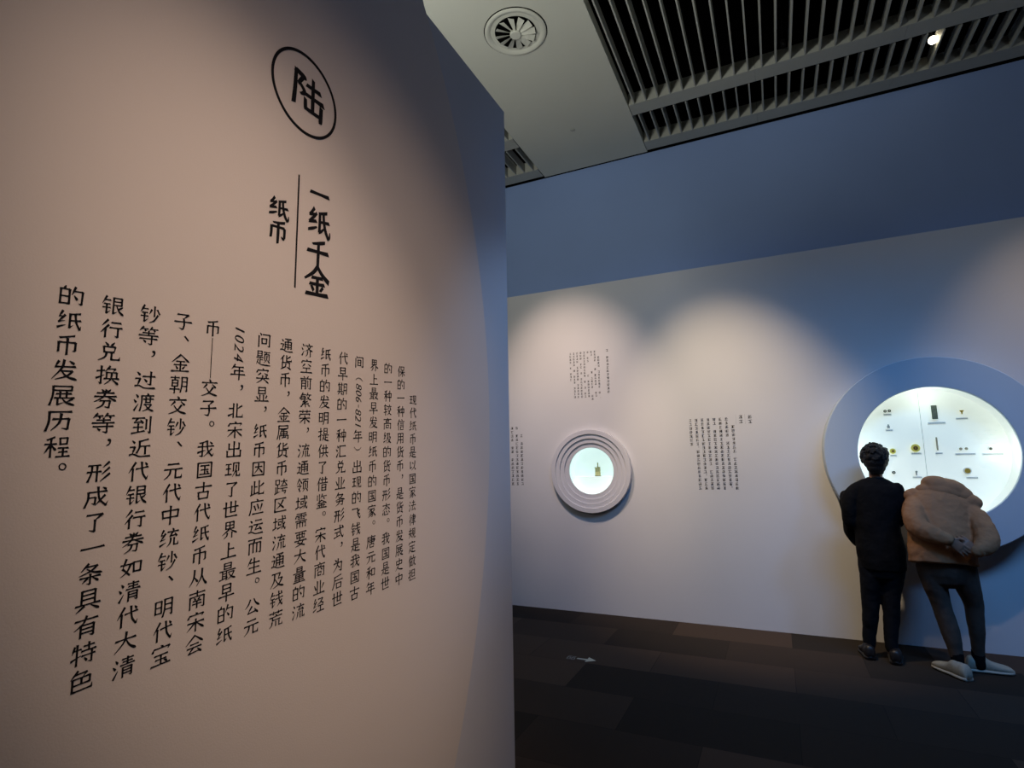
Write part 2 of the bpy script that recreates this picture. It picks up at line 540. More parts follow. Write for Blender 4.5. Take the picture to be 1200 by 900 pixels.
def put_glyph(bm, ch, size, place, weight=0.0, slope=0.10, wide=0.92, turn=False, shift=(0, 0), thin_z=0.0):
    """place(a, b, h) maps glyph-plane metres (right, up, out) to room space; (0,0) is the cell's middle."""
    vs, fs = glyph(ch, weight)
    if ord(ch) < 256:
        xs = [v[0] for v in vs]
        ys = [v[1] for v in vs]
        ox, oy = (min(xs) + max(xs)) / 2, (min(ys) + max(ys)) / 2
        ox, oy = (ox, 0.345) if ch not in '-' else (ox, oy)
    else:
        ox, oy = 0.5, 0.37
    nv = []
    for x, y, z in vs:
        a, b = (x - ox), (y - oy)
        if turn:
            a, b = a + 0.22 * b, b                # italic figure lying on its side
            a, b = b, -a
        else:
            a, b = a * wide, b + slope * a
        nv.append(bm.verts.new(place((a + shift[0]) * size, (b + shift[1]) * size, z + 0.0004)))
    for f in fs:
        try:
            bm.faces.new([nv[i] for i in f])
        except ValueError:
            pass


# hand-drawn regular-script characters: strokes as x y points in a 100-unit box, '@part x0 y0 x1 y1' places a part
KAI_TEXT = """
王=10 88 90 88;15 52 85 52;50 88 50 8;2 6 98 6
见=20 92 20 38;20 92 80 92 80 38;50 78 48 45 10 2;56 40 56 8 92 8 94 24
纟=52 98 22 68 54 70;76 76 16 38 78 46;10 8 84 24
氏=86 92 18 84;20 84 20 12 44 26;22 50 92 54;54 84 64 40 90 4 96 24
巾=14 74 14 18;14 74 86 74 86 26 74 24;50 98 50 0
日=10 96 10 2;10 96 90 96 90 2;10 50 90 50;10 4 90 4
宀=46 100 58 76;10 66 4 20;10 66 94 66 84 24
氵=36 94 66 78;8 66 40 50;16 6 72 42
去=22 80 80 80;50 98 50 54;4 54 96 54;46 54 18 12 84 20;70 36 90 4
彳=80 96 20 62;90 68 10 26;58 46 58 0
夫=10 74 90 74;4 48 96 48;52 98 46 48 4 4;56 40 90 12
亻=84 98 10 44;56 66 56 0
口=6 96 12 4;6 96 94 96 88 4;12 10 86 10
古=4 74 96 74;50 98 50 44;@口 18 2 82 44
攵=42 98 8 46;34 72 98 72;74 72 50 30 4 2;36 52 60 22 98 2
扌=8 72 92 76;56 98 56 4 30 14;4 34 92 52
禾=78 96 20 84;4 64 96 64;52 88 52 0;50 62 6 22;54 60 94 32
中=10 74 14 34;10 74 90 74 86 34;14 38 86 38;50 98 50 -2
车=10 84 92 84;48 98 16 54;16 54 88 54;54 70 54 0;4 26 96 32
交=48 100 56 86;6 80 94 80;34 70 14 46;66 70 88 48;70 50 46 18 4 0;30 48 56 16 96 0
田=6 94 6 4;6 94 94 94 94 4;6 50 94 50;50 94 50 6;6 6 94 6
月=16 94 16 40 0 0;16 94 88 94 88 6 68 12;16 66 88 66;16 38 88 38
门=16 98 28 84;8 78 8 0;38 88 92 88 92 4 74 10
囗=8 92 8 2;8 92 92 92 92 2;8 6 92 6
钅=46 98 4 56;36 78 88 78;24 56 84 56;10 36 90 36;50 56 50 4 92 22
及=30 88 26 44 0 2;10 90 70 90 56 58 86 58 62 20 20 0;34 54 60 18 98 2
页=4 92 96 92;46 90 36 74;16 74 16 22;16 74 84 74 84 22;50 62 46 30 6 2;60 24 94 2
辶=12 90 24 76;4 56 26 56 14 16;2 16 22 18 50 4 98 4
艹=4 86 96 86;32 98 32 76;68 98 68 76
尸=12 94 88 94 88 74;12 74 88 74;12 94 12 50 2 2
是=@日 22 54 78 98;6 44 94 44;50 44 50 8;50 26 80 26;26 34 4 2;20 24 50 6 98 2
现=@王 2 14 42 90;@见 42 0 98 94
代=@亻 2 0 42 98;@弋 34 0 98 98
弋=6 62 94 70;46 98 56 40 86 4 96 24;72 94 86 80
纸=@纟 2 4 42 96;@氏 40 2 98 94
币=76 96 20 84;@巾 6 0 94 84
以=18 84 18 22 44 38;44 78 58 64;82 90 74 40 34 4;70 34 94 6
国=@囗 4 2 96 98;26 74 74 74;30 50 70 50;50 74 50 24;22 24 78 24;60 42 70 32
家=@宀 4 66 96 100;22 66 78 66;52 64 14 40;42 56 58 30 54 4 40 10;50 42 10 20;54 28 8 2;82 56 62 42;58 44 94 6
法=@氵 2 0 34 98;@去 32 0 98 98
律=@彳 2 0 38 98;@聿 36 0 98 98
聿=16 84 84 84 84 54;4 70 98 70;16 54 84 54;20 38 80 38;6 20 94 20;50 98 50 -4
规=@夫 2 2 48 98;@见 46 0 98 94
定=@宀 4 66 96 100;18 58 82 58;52 58 52 10;52 34 80 34;28 42 4 0;24 26 50 6 98 2
做=@亻 2 0 34 98;@古 24 4 60 92;@攵 54 0 100 98
担=@扌 2 0 42 98;@日 46 30 92 92;36 8 98 8
保=@亻 2 0 38 98;@口 44 58 90 94;32 44 98 44;66 58 66 0;62 42 36 8;70 42 98 10
的=@白 4 4 46 98;@勺 46 2 96 98
白=50 100 38 84;8 82 8 4;8 82 88 82 88 4;8 44 88 44;8 6 88 6
勺=34 98 8 54;26 76 92 76 88 8 64 14;28 52 52 32
一=4 48 96 50
种=@禾 2 0 48 98;@中 50 0 98 96
信=@亻 2 0 40 98;62 98 72 88;36 78 98 78;46 62 90 62;46 46 90 46;@口 46 2 90 32
用=20 92 20 40 4 2;20 92 84 92 84 6 66 12;20 64 84 64;20 36 84 36;52 92 52 4
货=34 98 6 66;24 82 24 54;84 92 52 70;54 98 54 58 92 58 94 72;22 48 22 14;22 48 78 48 78 14;50 38 46 18 10 0;58 16 90 0
发=26 92 14 64 90 66;46 98 38 56 4 4;38 44 80 44 60 20 16 2;40 40 62 16 98 2;66 94 84 80
展=@尸 4 0 96 98;28 56 84 56;42 66 42 36;66 66 66 36;22 36 96 36;34 36 34 4 56 14;90 30 66 16;50 34 66 14 98 0
史=16 80 18 50;16 80 84 80 82 50;18 52 82 52;52 98 48 50 4 2;22 34 50 12 98 0
中=10 74 14 34;10 74 90 74 86 34;14 38 86 38;50 98 50 -2
较=@车 2 0 44 98;@交 42 2 98 96
高=48 100 54 88;4 86 96 86;@口 30 60 70 78;10 50 10 0;10 50 90 50 90 4 76 10;@口 32 12 68 36
级=@纟 2 4 42 96;@及 36 0 98 94
形=@开 2 2 58 94;@彡 56 2 96 98
开=6 88 94 88;0 54 100 54;32 88 30 50 6 2;70 88 70 0
彡=84 98 20 70;90 68 14 36;96 36 0 0
态=8 82 92 82;50 98 44 66 6 38;54 76 94 44;46 58 56 48;14 26 6 6;26 34 30 4 70 4 74 20;46 38 56 22;76 34 92 16
我=50 94 14 84;4 64 96 64;30 86 30 6 12 12;4 30 46 42;56 98 62 40 88 4 96 22;84 48 40 6;72 90 86 76
世=4 62 96 64;20 94 20 8 90 8;50 96 50 32;78 96 78 32;50 32 78 32
界=@田 22 54 78 98;46 52 4 22;52 52 96 24;36 32 32 14 14 0;64 34 64 0
上=48 94 48 8;48 56 82 56;4 8 96 8
最=@日 24 64 76 98;2 54 98 54;20 54 20 8;44 54 44 0;20 38 44 38;20 24 44 24;2 4 50 14;54 42 90 42 76 16 50 0;58 36 74 14 100 0
早=@日 20 46 80 96;4 28 96 28;50 46 50 -4
明=@日 4 22 40 88;@月 44 0 94 96
唐=50 100 58 90;12 86 94 86;12 86 12 46 2 2;28 70 84 70 84 46;20 58 96 58;28 46 84 46;54 82 54 32;@口 32 2 82 30
元=22 84 78 84;4 56 96 56;36 56 30 26 4 2;62 56 62 8 92 8 94 26
和=@禾 2 0 56 98;@口 58 18 96 74
年=30 98 8 66;24 82 86 82;28 58 84 58;28 58 28 34;4 34 96 34;58 82 58 -2
间=@门 4 0 96 98;@日 30 18 70 66
出=50 98 50 6;18 86 18 52 82 52;82 88 82 50;8 40 8 6 92 6;92 42 92 0
飞=8 84 66 84 70 36 90 4 98 24;86 72 58 54;60 54 90 34
钱=@钅 2 0 42 98;@戋 38 0 98 98
戋=14 74 86 80;6 50 96 56;44 98 54 40 88 4 96 22;84 38 30 0;68 96 84 84
是=@日 22 54 78 98;6 44 94 44;50 44 50 8;50 26 80 26;26 34 4 0;20 24 50 6 98 0
期=@其 2 0 54 98;@月 58 0 96 94
其=6 82 94 82;26 96 26 28;72 96 72 28;26 64 72 64;26 46 72 46;0 28 100 28;34 22 6 0;62 22 88 2
汇=@氵 2 0 36 98;36 88 94 88;38 88 38 8 98 8
兑=30 98 44 82;70 98 58 82;@口 22 44 78 76;38 42 32 20 4 2;60 42 60 8 94 8 96 24
业=36 92 36 8;62 92 62 8;10 66 26 32;90 68 74 34;2 6 98 6
务=38 98 10 60;32 82 80 82 54 56 6 40;34 70 60 52 98 42;18 32 80 32 76 4 56 10;50 44 40 18 12 0
式=6 72 94 76;12 46 54 48;32 46 32 14;4 8 58 22;58 98 66 40 88 4 96 24;76 94 90 82
为=20 92 36 76;10 64 84 68 80 4 58 12;50 96 42 46 4 2;50 46 64 26
后=82 96 20 86;20 86 18 44 2 2;20 62 96 62;@口 34 2 86 42
提=@扌 2 0 40 98;@是 36 0 100 96
供=@亻 2 0 38 98;@共 32 0 98 96
共=10 72 90 72;32 94 32 36;68 94 68 36;0 34 100 34;36 26 6 0;62 26 94 0
了=16 86 80 86 50 60;50 60 50 4 28 14
借=@亻 2 0 38 98;38 82 96 82;52 98 52 58;80 98 80 58;32 56 100 56;@日 44 0 90 44
鉴=12 92 12 56;30 98 30 50;56 98 40 66;48 82 94 82;62 74 76 62;50 54 4 26;50 54 96 28;28 32 72 32;18 18 82 18;50 32 50 2;28 14 36 6;72 14 64 6;6 0 94 0
宋=@宀 4 66 96 100;6 48 94 48;50 66 50 -2;46 46 4 6;54 46 96 8
商=48 100 54 90;4 86 96 86;34 82 42 70;66 82 58 70;12 66 12 0;12 66 88 66 88 4 72 10;42 60 30 44;58 60 72 46;@口 34 8 66 34
经=@纟 2 4 42 96;@巠 38 0 98 96
巠=14 92 78 92 50 66 4 50;46 72 94 52;14 42 88 42;50 42 50 6;0 4 100 4
济=@氵 2 0 34 98;@齐 32 0 100 98
齐=46 100 56 88;4 82 96 82;74 82 48 56 6 40;28 78 56 54 98 40;34 40 30 16 10 0;68 40 68 -2
空=@宀 4 66 96 100;36 66 14 46;62 66 88 50;20 36 80 36;50 36 50 6;2 4 98 4
前=28 98 40 86;72 98 60 86;2 80 98 80;14 66 14 0;14 66 48 66 48 4 36 10;14 46 48 46;14 26 48 26;66 64 66 20;88 70 88 2 70 10
繁=28 98 8 72;22 86 52 86;16 74 12 50 48 50;16 74 46 74 42 44;0 62 54 62;70 98 56 70;66 84 98 84;86 84 76 62 54 46;66 72 78 56 100 46;48 44 28 32 58 34;70 38 24 16 78 20;52 18 52 -6;30 12 14 -2;70 12 88 0
荣=@艹 0 0 100 100;10 66 6 48;10 66 92 66 84 48;6 36 94 36;50 54 50 -4;46 34 8 4;54 34 94 6
流=@氵 2 0 34 98;@㐬 34 0 100 98
㐬=46 100 56 88;6 82 94 82;50 80 26 58 80 62;68 72 86 54;22 46 18 20 2 0;50 46 50 4;76 46 76 8 98 8 98 22
通=@辶 0 0 100 100;38 94 86 94 64 80;52 88 66 78;38 72 38 18;38 72 88 72 88 22 76 24;38 54 88 54;38 36 88 36;62 72 62 18
领=@令 2 0 50 98;@页 50 0 100 96
令=46 98 4 56;48 94 94 60;38 66 54 56;16 46 76 46 50 22;38 28 60 6
域=@土 0 6 36 92;@或 34 0 100 98
土=10 66 90 66;50 94 50 14;2 8 98 22
或=6 76 94 76;@口 10 36 46 60;2 14 52 26;54 98 64 40 88 4 96 22;84 50 46 6;76 96 88 86
需=12 96 88 96;8 82 4 66;8 82 92 82 88 68;50 96 50 58;22 73 38 69;22 61 38 57;62 73 78 69;62 61 78 57;4 46 96 46;48 46 38 34;16 34 16 0;16 34 86 34 86 4 76 8;38 34 38 4;62 34 62 4
要=6 92 94 92;18 76 20 52;18 76 82 76 80 52;20 54 80 54;38 92 38 54;62 92 62 54;46 48 26 22 84 -2;74 36 54 10 8 -4;2 34 98 34
大=6 62 94 62;52 96 44 50 4 4;52 58 70 26 98 4
量=@日 24 70 76 98;2 60 98 60;20 50 20 24;20 50 80 50 80 24;20 38 80 38;20 26 80 26;50 50 50 0;14 13 86 13;4 0 96 0
金=50 98 4 52;50 98 96 54;28 58 72 58;16 38 84 38;50 58 50 4;26 30 36 14;74 30 62 14;4 2 96 2
属=@尸 4 0 96 100;74 70 34 64;30 54 30 36;30 54 80 54 80 36;30 38 80 38;55 67 55 14;24 26 24 0;24 26 90 26 90 4 78 8;40 12 72 16
跨=@足 2 0 44 98;@夸 42 0 100 98
足=@口 12 62 88 96;52 62 52 10;52 38 86 38;22 46 22 8;2 2 98 16
夸=10 84 90 84;52 98 40 70 4 46;56 80 96 50;26 52 76 52;6 36 96 36;40 36 32 18 76 18 70 0 52 6
区=10 90 92 90;10 90 10 6 96 6;70 78 50 46 22 24;32 66 78 24
荒=@艹 0 4 100 100;48 76 56 66;6 62 94 62;26 62 26 42 82 42;24 32 20 12 4 0;50 32 50 4;74 32 74 4 96 4 96 18
问=@门 4 0 96 98;@口 30 22 70 60
题=@日 4 62 42 96;0 52 46 52;26 52 26 14;26 36 44 36;12 40 0 4;10 20 34 4 100 -2;@页 50 14 98 96
突=@宀 4 66 96 100;36 68 14 52;62 68 88 54;6 34 94 34;50 52 44 26 6 0;54 32 94 0;68 50 80 42
显=@日 20 52 80 96;36 44 36 8;62 44 62 8;12 36 26 14;86 38 74 16;2 4 98 4
因=@囗 4 2 96 98;26 62 74 62;50 82 46 50 22 20;52 54 78 22
此=28 92 28 12;28 56 46 56;10 66 10 10;2 4 52 18;92 74 62 54;60 94 60 8 92 8 94 24
应=48 100 58 88;12 84 94 84;12 84 12 44 2 2;32 58 44 28;54 66 64 36;86 64 74 20;22 8 96 8
运=@辶 0 0 100 100;44 86 88 86;34 60 96 60;62 60 44 30 84 34;74 46 90 22
而=4 90 96 90;50 90 40 70;12 68 12 0;12 68 88 68 88 4 72 10;38 68 38 8;62 68 62 8
生=30 96 6 52;24 70 86 70;16 40 84 40;50 98 50 6;2 4 98 4
公=36 90 24 62 4 42;60 92 72 66 98 42;48 46 22 8 80 14;66 30 90 0
北=34 92 34 2;6 62 34 62;2 16 34 30;88 78 56 58;56 92 56 8 92 8 94 26
子=18 90 78 90 52 66;52 66 56 30 50 2 28 10;4 46 96 48
从=28 94 24 46 2 6;28 54 48 24;70 94 66 46 42 2;70 60 80 28 98 2
南=8 86 92 86;50 98 50 68;12 66 12 0;12 66 88 66 88 4 72 10;34 60 42 48;66 60 56 48;28 42 72 42;26 26 74 26;50 42 50 2
会=50 98 4 54;50 98 96 56;28 52 72 52;12 34 88 34;46 34 20 6 82 10;68 24 90 0
朝=@龺 2 0 54 98;@月 58 0 96 94
龺=6 88 92 88;48 98 48 74;@日 16 36 84 74;0 20 98 20;48 36 48 -4
钞=@钅 2 0 44 98;@少 44 0 98 98
少=50 96 50 36;24 76 4 48;74 78 98 52;82 46 50 14 4 0
统=@纟 2 4 42 96;@充 40 0 100 98
充=46 100 56 88;4 82 96 82;48 80 24 58 78 62;66 72 84 54;34 46 28 20 2 0;62 46 62 8 94 8 96 24
宝=@宀 4 66 96 100;18 52 82 52;24 30 76 30;50 52 50 4;4 4 96 4;64 24 80 12
等=24 98 6 74;18 86 46 86;28 84 36 74;66 98 52 76;60 86 94 86;72 84 80 74;22 64 78 64;50 74 50 50;4 50 96 50;8 32 92 32;66 46 66 0 48 6;26 24 38 12
过=@辶 0 0 100 100;38 68 96 68;76 94 76 22 60 28;46 54 58 38
渡=@氵 2 0 34 98;@度 32 0 100 98
度=50 100 58 90;12 86 96 86;12 86 12 44 2 2;24 68 94 68;42 78 42 50;72 78 72 50;42 50 72 50;30 38 80 38 60 16 22 0;40 36 62 14 98 0
到=@至 2 2 64 96;@刂 64 0 96 98
至=4 90 96 90;44 88 20 66 80 68;64 80 86 60;16 38 84 38;50 58 50 14;2 4 98 16
刂=20 80 20 26;80 96 80 4 44 14
近=@辶 0 0 100 100;86 94 46 84;46 84 46 50 34 22;46 58 96 58;74 58 74 14
银=@钅 2 0 42 98;@艮 42 0 98 96
艮=16 94 16 6 48 18;16 94 80 94 80 54;16 74 80 74;16 54 80 54;90 46 60 32;40 52 62 22 98 0
行=@彳 2 0 42 98;@亍 42 0 98 96
亍=14 84 86 84;2 56 98 56;66 56 66 4 40 12
券=32 98 42 86;70 98 60 86;14 80 86 80;4 62 96 62;52 96 40 60 4 34;58 60 96 38;28 40 70 40 66 4 48 10;46 40 38 16 12 0
如=@女 2 4 56 96;@口 58 18 96 72
女=46 96 20 46 80 6;84 64 56 26 4 2;2 66 98 66
清=@氵 2 0 34 98;@青 34 0 98 98
青=12 90 88 90;18 76 82 76;50 98 50 62;2 62 98 62;20 48 20 0;20 48 80 48 80 4 62 10;20 34 80 34;20 20 80 20
换=@扌 2 0 40 98;@奂 36 0 100 98
奂=36 98 8 70;30 84 74 84 56 66;16 64 16 32;16 64 84 64 84 32;0 32 100 32;50 64 44 28 4 0;56 28 98 0
成=14 74 90 74;14 74 14 40 2 2;14 48 44 48 42 14 28 20;52 98 60 40 88 4 96 24;82 54 44 8;72 94 86 84
条=40 98 12 66;34 84 76 84 50 62 6 46;34 74 60 56 96 46;10 34 90 34;50 48 50 0 36 6;40 30 20 10;60 30 84 10
具=24 94 24 32;24 94 76 94 76 32;24 74 76 74;24 54 76 54;2 30 98 30;36 24 6 0;62 24 96 0
有=6 82 94 82;50 98 38 66 4 40;30 58 30 0;30 58 80 58 80 4 64 10;30 40 80 40;30 22 80 22
特=@牛 2 0 42 98;@寺 40 0 98 98
牛=30 92 8 58;22 74 92 74;54 98 54 0;2 30 94 44
寺=16 84 84 84;50 98 50 62;2 62 98 62;6 40 94 40;72 56 72 4 50 10;24 30 40 14
色=34 98 8 66;28 84 70 84 54 66;16 64 16 8 90 8 92 26;16 64 82 64 82 34;16 36 82 36;50 64 50 36
历=10 92 92 92;10 92 10 44 0 2;24 58 84 58 80 8 58 14;54 82 48 40 20 4
程=@禾 2 0 48 98;@呈 46 0 98 96
呈=@口 20 60 80 94;14 44 86 44;20 24 80 24;50 44 50 4;2 2 98 2
"""
KAI = dict(l.split('=', 1) for l in KAI_TEXT.strip().splitlines())


def kai_strokes(ch, box_=(0, 0, 100, 100), depth=0):
    x0, y0, x1, y1 = box_
    out_ = []
    for item in KAI[ch].split(';'):
        if item.startswith('@'):
            nm, *q = item[1:].split()
            q = [float(v) for v in q]
            sub = (x0 + q[0] / 100 * (x1 - x0), y0 + q[1] / 100 * (y1 - y0), x0 + q[2] / 100 * (x1 - x0), y0 + q[3] / 100 * (y1 - y0))
            out_ += kai_strokes(nm, sub, depth + 1)
        else:
            q = [float(v) for v in item.split()]
            out_.append([Vector((x0 + q[i] / 100 * (x1 - x0), y0 + q[i + 1] / 100 * (y1 - y0))) for i in range(0, len(q), 2)])
    return out_


_kai = {}


def kai_polys(ch):
    """Outline ribbons of a character, each a list of (left, right) point pairs."""
    if ch in _kai:
        return _kai[ch]
    st = kai_strokes(ch)
    w0 = max(6.6, min(10.4, 11.2 - .21 * len(st)))
    res = []
    for pts_ in st:
        pieces, cur = [], [pts_[0]]
        for i in range(1, len(pts_)):
            cur.append(pts_[i])
            if i < len(pts_) - 1:
                a, b = pts_[i] - pts_[i - 1], pts_[i + 1] - pts_[i]
                if a.length > 1e-6 and b.length > 1e-6 and abs(a.angle_signed(b)) > math.radians(48):
                    pieces.append(cur)
                    cur = [pts_[i]]
        pieces.append(cur)
        for k, pc in enumerate(pieces):
            d = pc[-1] - pc[0]
            ln = d.length
            if len(pieces) == 1 and ln < 24 and d.y < 0 and abs(d.y) > .3 * abs(d.x):
                prof = [(0, .45), (.6, 1.15), (1, 1.1)]
            elif k == len(pieces) - 1 and k > 0 and ln < 30 and (d.y > 0 or d.x < 0):
                prof = [(0, .95), (1, .2)]
            elif d.x < -8 and d.y < -12 and abs(d.x) > .22 * abs(d.y):
                prof = [(0, 1.15), (.5, .95), (1, .28)]
            elif len(pieces) == 1 and d.x > 13 and d.y < -13:
                prof = [(0, .5), (.55, .95), (.82, 1.35), (1, .5)]
            elif d.x > 0 and d.y > .28 * d.x:
                prof = [(0, 1.25), (1, .35)]
            elif abs(d.y) < .3 * abs(d.x):
                prof = [(0, 1.05), (.25, .72), (.75, .75), (1, 1.12)]
            else:
                prof = [(0, 1.2), (.2, .95), (.8, .92), (1, 1.05)]
            rows = spline([[p.x, p.y] for p in pc], 6) if len(pc) > 2 else [[pc[0].x + d.x * j / 8, pc[0].y + d.y * j / 8] for j in range(9)]
            n = len(rows)
            pr = []
            for i, (x, y) in enumerate(rows):
                t = i / (n - 1)
                for (t0, w0_), (t1, w1_) in zip(prof, prof[1:]):
                    if t0 <= t <= t1 + 1e-9:
                        ww = w0 * (w0_ + (w1_ - w0_) * (t - t0) / (t1 - t0))
                        break
                p, q = rows[max(i - 1, 0)], rows[min(i + 1, n - 1)]
                tg = Vector((q[0] - p[0], q[1] - p[1])).normalized()
                nr = Vector((-tg.y, tg.x)) * ww * .5
                ext = tg * ww * .32
                base = Vector((x, y))
                if i == 0:
                    pr.append((base + nr - ext * .2, base - nr - ext))
                elif i == n - 1:
                    pr.append((base + nr, base - nr + ext))
                else:
                    pr.append((base + nr, base - nr))
            res.append(pr)
    _kai[ch] = res
    return res


def kai_glyph(bm_, ch, size, place, slope=0.085, wide=1.04, tall=.93):
    for si, pr in enumerate(kai_polys(ch)):
        rows = []
        for l_, r_ in pr:
            row = []
            for p in (l_, r_):
                a, b = (p.x - 50) / 100 * wide, (p.y - 49) / 100 * tall
                row.append(bm_.verts.new(place(a * size, (b + slope * a) * size, .0003 + .000012 * si)))
            rows.append(row)
        for p, q in zip(rows, rows[1:]):
            bm_.faces.new((p[0], q[0], q[1], p[1]))


# ------------------------------------------------------------------ the room shell
D = 5.949            # far partition face
UW = 6.30            # upper wall behind it
HP = 3.60            # partition height
HC = 5.229           # ceiling plane
XS = -1.31           # face of the left wall strip
XT = -1.22           # face of the text disc

bm = bmesh.new(); box(bm, -7, 7, -5.2, UW, -0.1, 0); struct('floor', bm, 'carpet')
bm = bmesh.new(); box(bm, -7, 7, UW, UW + .15, 0, HC - .004); struct('wall_back_upper', bm, 'upper')
bm = bmesh.new(); box(bm, -7, 7, UW, UW + .15, HC - .004, 6.3); struct('wall_back_void', bm, 'void')  # wall continued in black, in place of the unlit void above the ceiling
bm = bmesh.new(); box(bm, 7, 7.15, -5.2, UW, 0, 6.3); struct('wall_right', bm, 'dark_wall')
bm = bmesh.new(); box(bm, -7.15, -7, -5.2, UW, 0, 6.3); struct('wall_left_outer', bm, 'dark_wall')
bm = bmesh.new(); box(bm, -7, 7, -5.35, -5.2, 0, 6.3); struct('wall_front', bm, 'dark_wall')
bm = bmesh.new(); box(bm, -7, 7, -5.2, UW, 6.3, 6.4); struct('ceiling', bm, 'void')

# the far partition, with a round opening behind the small porthole
PX, PZ = -1.85, 1.494
bm = bmesh.new()


def quad(bm_, *p):
    bm_.faces.new([bm_.verts.new(q) for q in p])


X0, X1, hs = -7.0, 7.0, 0.6
quad(bm, (X0, D, 0), (PX - hs, D, 0), (PX - hs, D, HP), (X0, D, HP))
quad(bm, (PX + hs, D, 0), (X1, D, 0), (X1, D, HP), (PX + hs, D, HP))
quad(bm, (PX - hs, D, 0), (PX + hs, D, 0), (PX + hs, D, PZ - hs), (PX - hs, D, PZ - hs))
quad(bm, (PX - hs, D, PZ + hs), (PX + hs, D, PZ + hs), (PX + hs, D, HP), (PX - hs, D, HP))
nseg = 64
inner, outer = [], []
for k in range(nseg):
    a = 2 * PI * k / nseg
    c, s = math.cos(a), math.sin(a)
    inner.append(bm.verts.new((PX + .27 * c, D, PZ + .27 * s)))
    q = hs / max(abs(c), abs(s))
    outer.append(bm.verts.new((PX + q * c, D, PZ + q * s)))
for k in range(nseg):
    bm.faces.new((inner[k], inner[(k + 1) % nseg], outer[(k + 1) % nseg], outer[k]))
quad(bm, (X0, D, HP), (X1, D, HP), (X1, UW, HP), (X0, UW, HP))
quad(bm, (X0, D, 0), (X0, UW, 0), (X0, UW, HP), (X0, D, HP))
quad(bm, (X1, D, 0), (X1, UW, 0), (X1, UW, HP), (X1, D, HP))
struct('wall_back', bm, 'partition')

# wall strip on the left that carries the text disc
bm = bmesh.new(); box(bm, XS - .16, XS, -4.9, 2.748, 0, 3.663, 0.003); struct('wall_left', bm, 'strip')

# ------------------------------------------------------------------ ceiling
bm = bmesh.new(); box(bm, -2.428, -1.118, -5.2, UW - .02, HC, HC + .12, 0.002); struct('ceiling_panel', bm, 'soffit')


def grille(x0, y0, y1, slats, label):
    t = thing('ceiling_grille', label, 'ceiling grille', (x0 + .6, (y0 + y1) / 2, HC), 'slatted ceiling grilles')
    h = 0.13
    b = bmesh.new()
    box(b, x0 + .001, x0 + 1.199, y1 - .185, y1, HC, HC + .012)
    box(b, x0 + .001, x0 + 1.199, y1 - .185, y1 - .175, HC + .012, HC + h)
    box(b, x0 + .001, x0 + 1.199, y1 - .010, y1, HC + .012, HC + h)
    box(b, x0 + .001, x0 + 1.199, y0, y0 + .02, HC + .03, HC + h)
    for rx in (x0 + .3, x0 + .9):
        box(b, rx - .01, rx + .01, y0 + .01, y1 - .18, HC + h - .02, HC + h)
    obj('frame', b, 'grille', t)
    first = None
    for k in range(10):
        x = x0 + .06 + .12 * k
        if first is None:
            b = bmesh.new()
            box(b, x - .007, x + .007, y0 + .02, y1 - .1851, HC + .001, HC + .105, 0.002)
            first = obj('slat', b, 'grille', t)
        else:
            c = first.copy()
            COL.objects.link(c)
            c.location = (.12 * k, 0, 0)
    return t


cols = [(-1.112, 'just right of the flat ceiling panel'), (0.088, 'second to the right of the flat ceiling panel'),
        (1.288, 'third to the right of the flat ceiling panel'), (2.488, 'fourth to the right of the flat ceiling panel')]
for x0, where in cols:
    grille(x0, 1.20, 5.505, 10, 'long grey slatted ceiling grille, ' + where)
    grille(x0, 5.512, 6.245, 10, 'short grey grille along the far wall, ' + where.replace('just', 'directly').replace('the flat ceiling panel', 'the ceiling panel'))
grille(-3.636, 1.20, 5.505, 10, 'long grey slatted ceiling grille left of the flat panel, ending at the cross rail')
grille(-3.636, 5.512, 6.245, 10, 'short grey slatted grille along the far wall, left of the flat ceiling panel')

# swirl air diffuser
DX, DY = -1.740, 3.900
t = thing('air_diffuser', 'round grey swirl air diffuser set in the flat ceiling panel', 'air vent', (DX, DY, HC))
bm = bmesh.new()
lathe(bm, [(.262, .0), (.262, -.004), (.250, -.010), (.236, -.010), (.215, .004), (.190, .020), (.176, .030), (.176, .034), (.262, .034)], (DX, DY, HC - .006), 'Z', 72, True)
obj('rim', bm, 'soffit', t, 'auto')
bm = bmesh.new(); lathe(bm, [(.270, -.0012), (.262, -.0012), (.262, .004), (.270, .004)], (DX, DY, HC - .002), 'Z', 72, True)
obj('shadow_gap', bm, 'void', t)  # solid black ring painted in for the dark gap round the rim
bm = bmesh.new(); disc(bm, .176, -.0015, .002, (DX, DY, HC - .003), 'Z', 48); obj('back_plate', bm, 'void', t)
bm = bmesh.new(); disc(bm, .048, -.030, .0, (DX, DY, HC - .004), 'Z', 40, .005); obj('hub', bm, 'soffit', t, 'auto')
for k in range(12):
    a = 2 * PI * k / 12 + .2
    ca, sa = math.cos(a), math.sin(a)
    bm = bmesh.new()
    bl = []
    for r, wd in ((.050, .012), (.110, .020), (.170, .026)):
        for side in (-1, 1):
            for th in (0, .002):
                tx = side * wd
                z = -.006 - .012 - side * .010 + th
                bl.append(bm.verts.new((DX + r * ca - tx * sa, DY + r * sa + tx * ca, HC + z)))
    for i in (0, 4):
        q = bl[i:i + 8]
        for f in ((0, 2, 6, 4), (1, 5, 7, 3), (0, 4, 5, 1), (2, 3, 7, 6)):
            bm.faces.new([q[j] for j in f])
    bm.faces.new((bl[0], bl[1], bl[3], bl[2]))
    bm.faces.new((bl[8], bl[10], bl[11], bl[9]))
    obj('blade', bm, 'soffit', t)

bm = bmesh.new(); disc(bm, .026, -.010, .0, (-1.768, 5.456, HC), 'Z', 32, .004)
tag(recentre(obj('smoke_sensor', bm, 'grille', None, 'auto')), 'tiny grey sensor on the flat ceiling panel near the far wall', 'sensor')


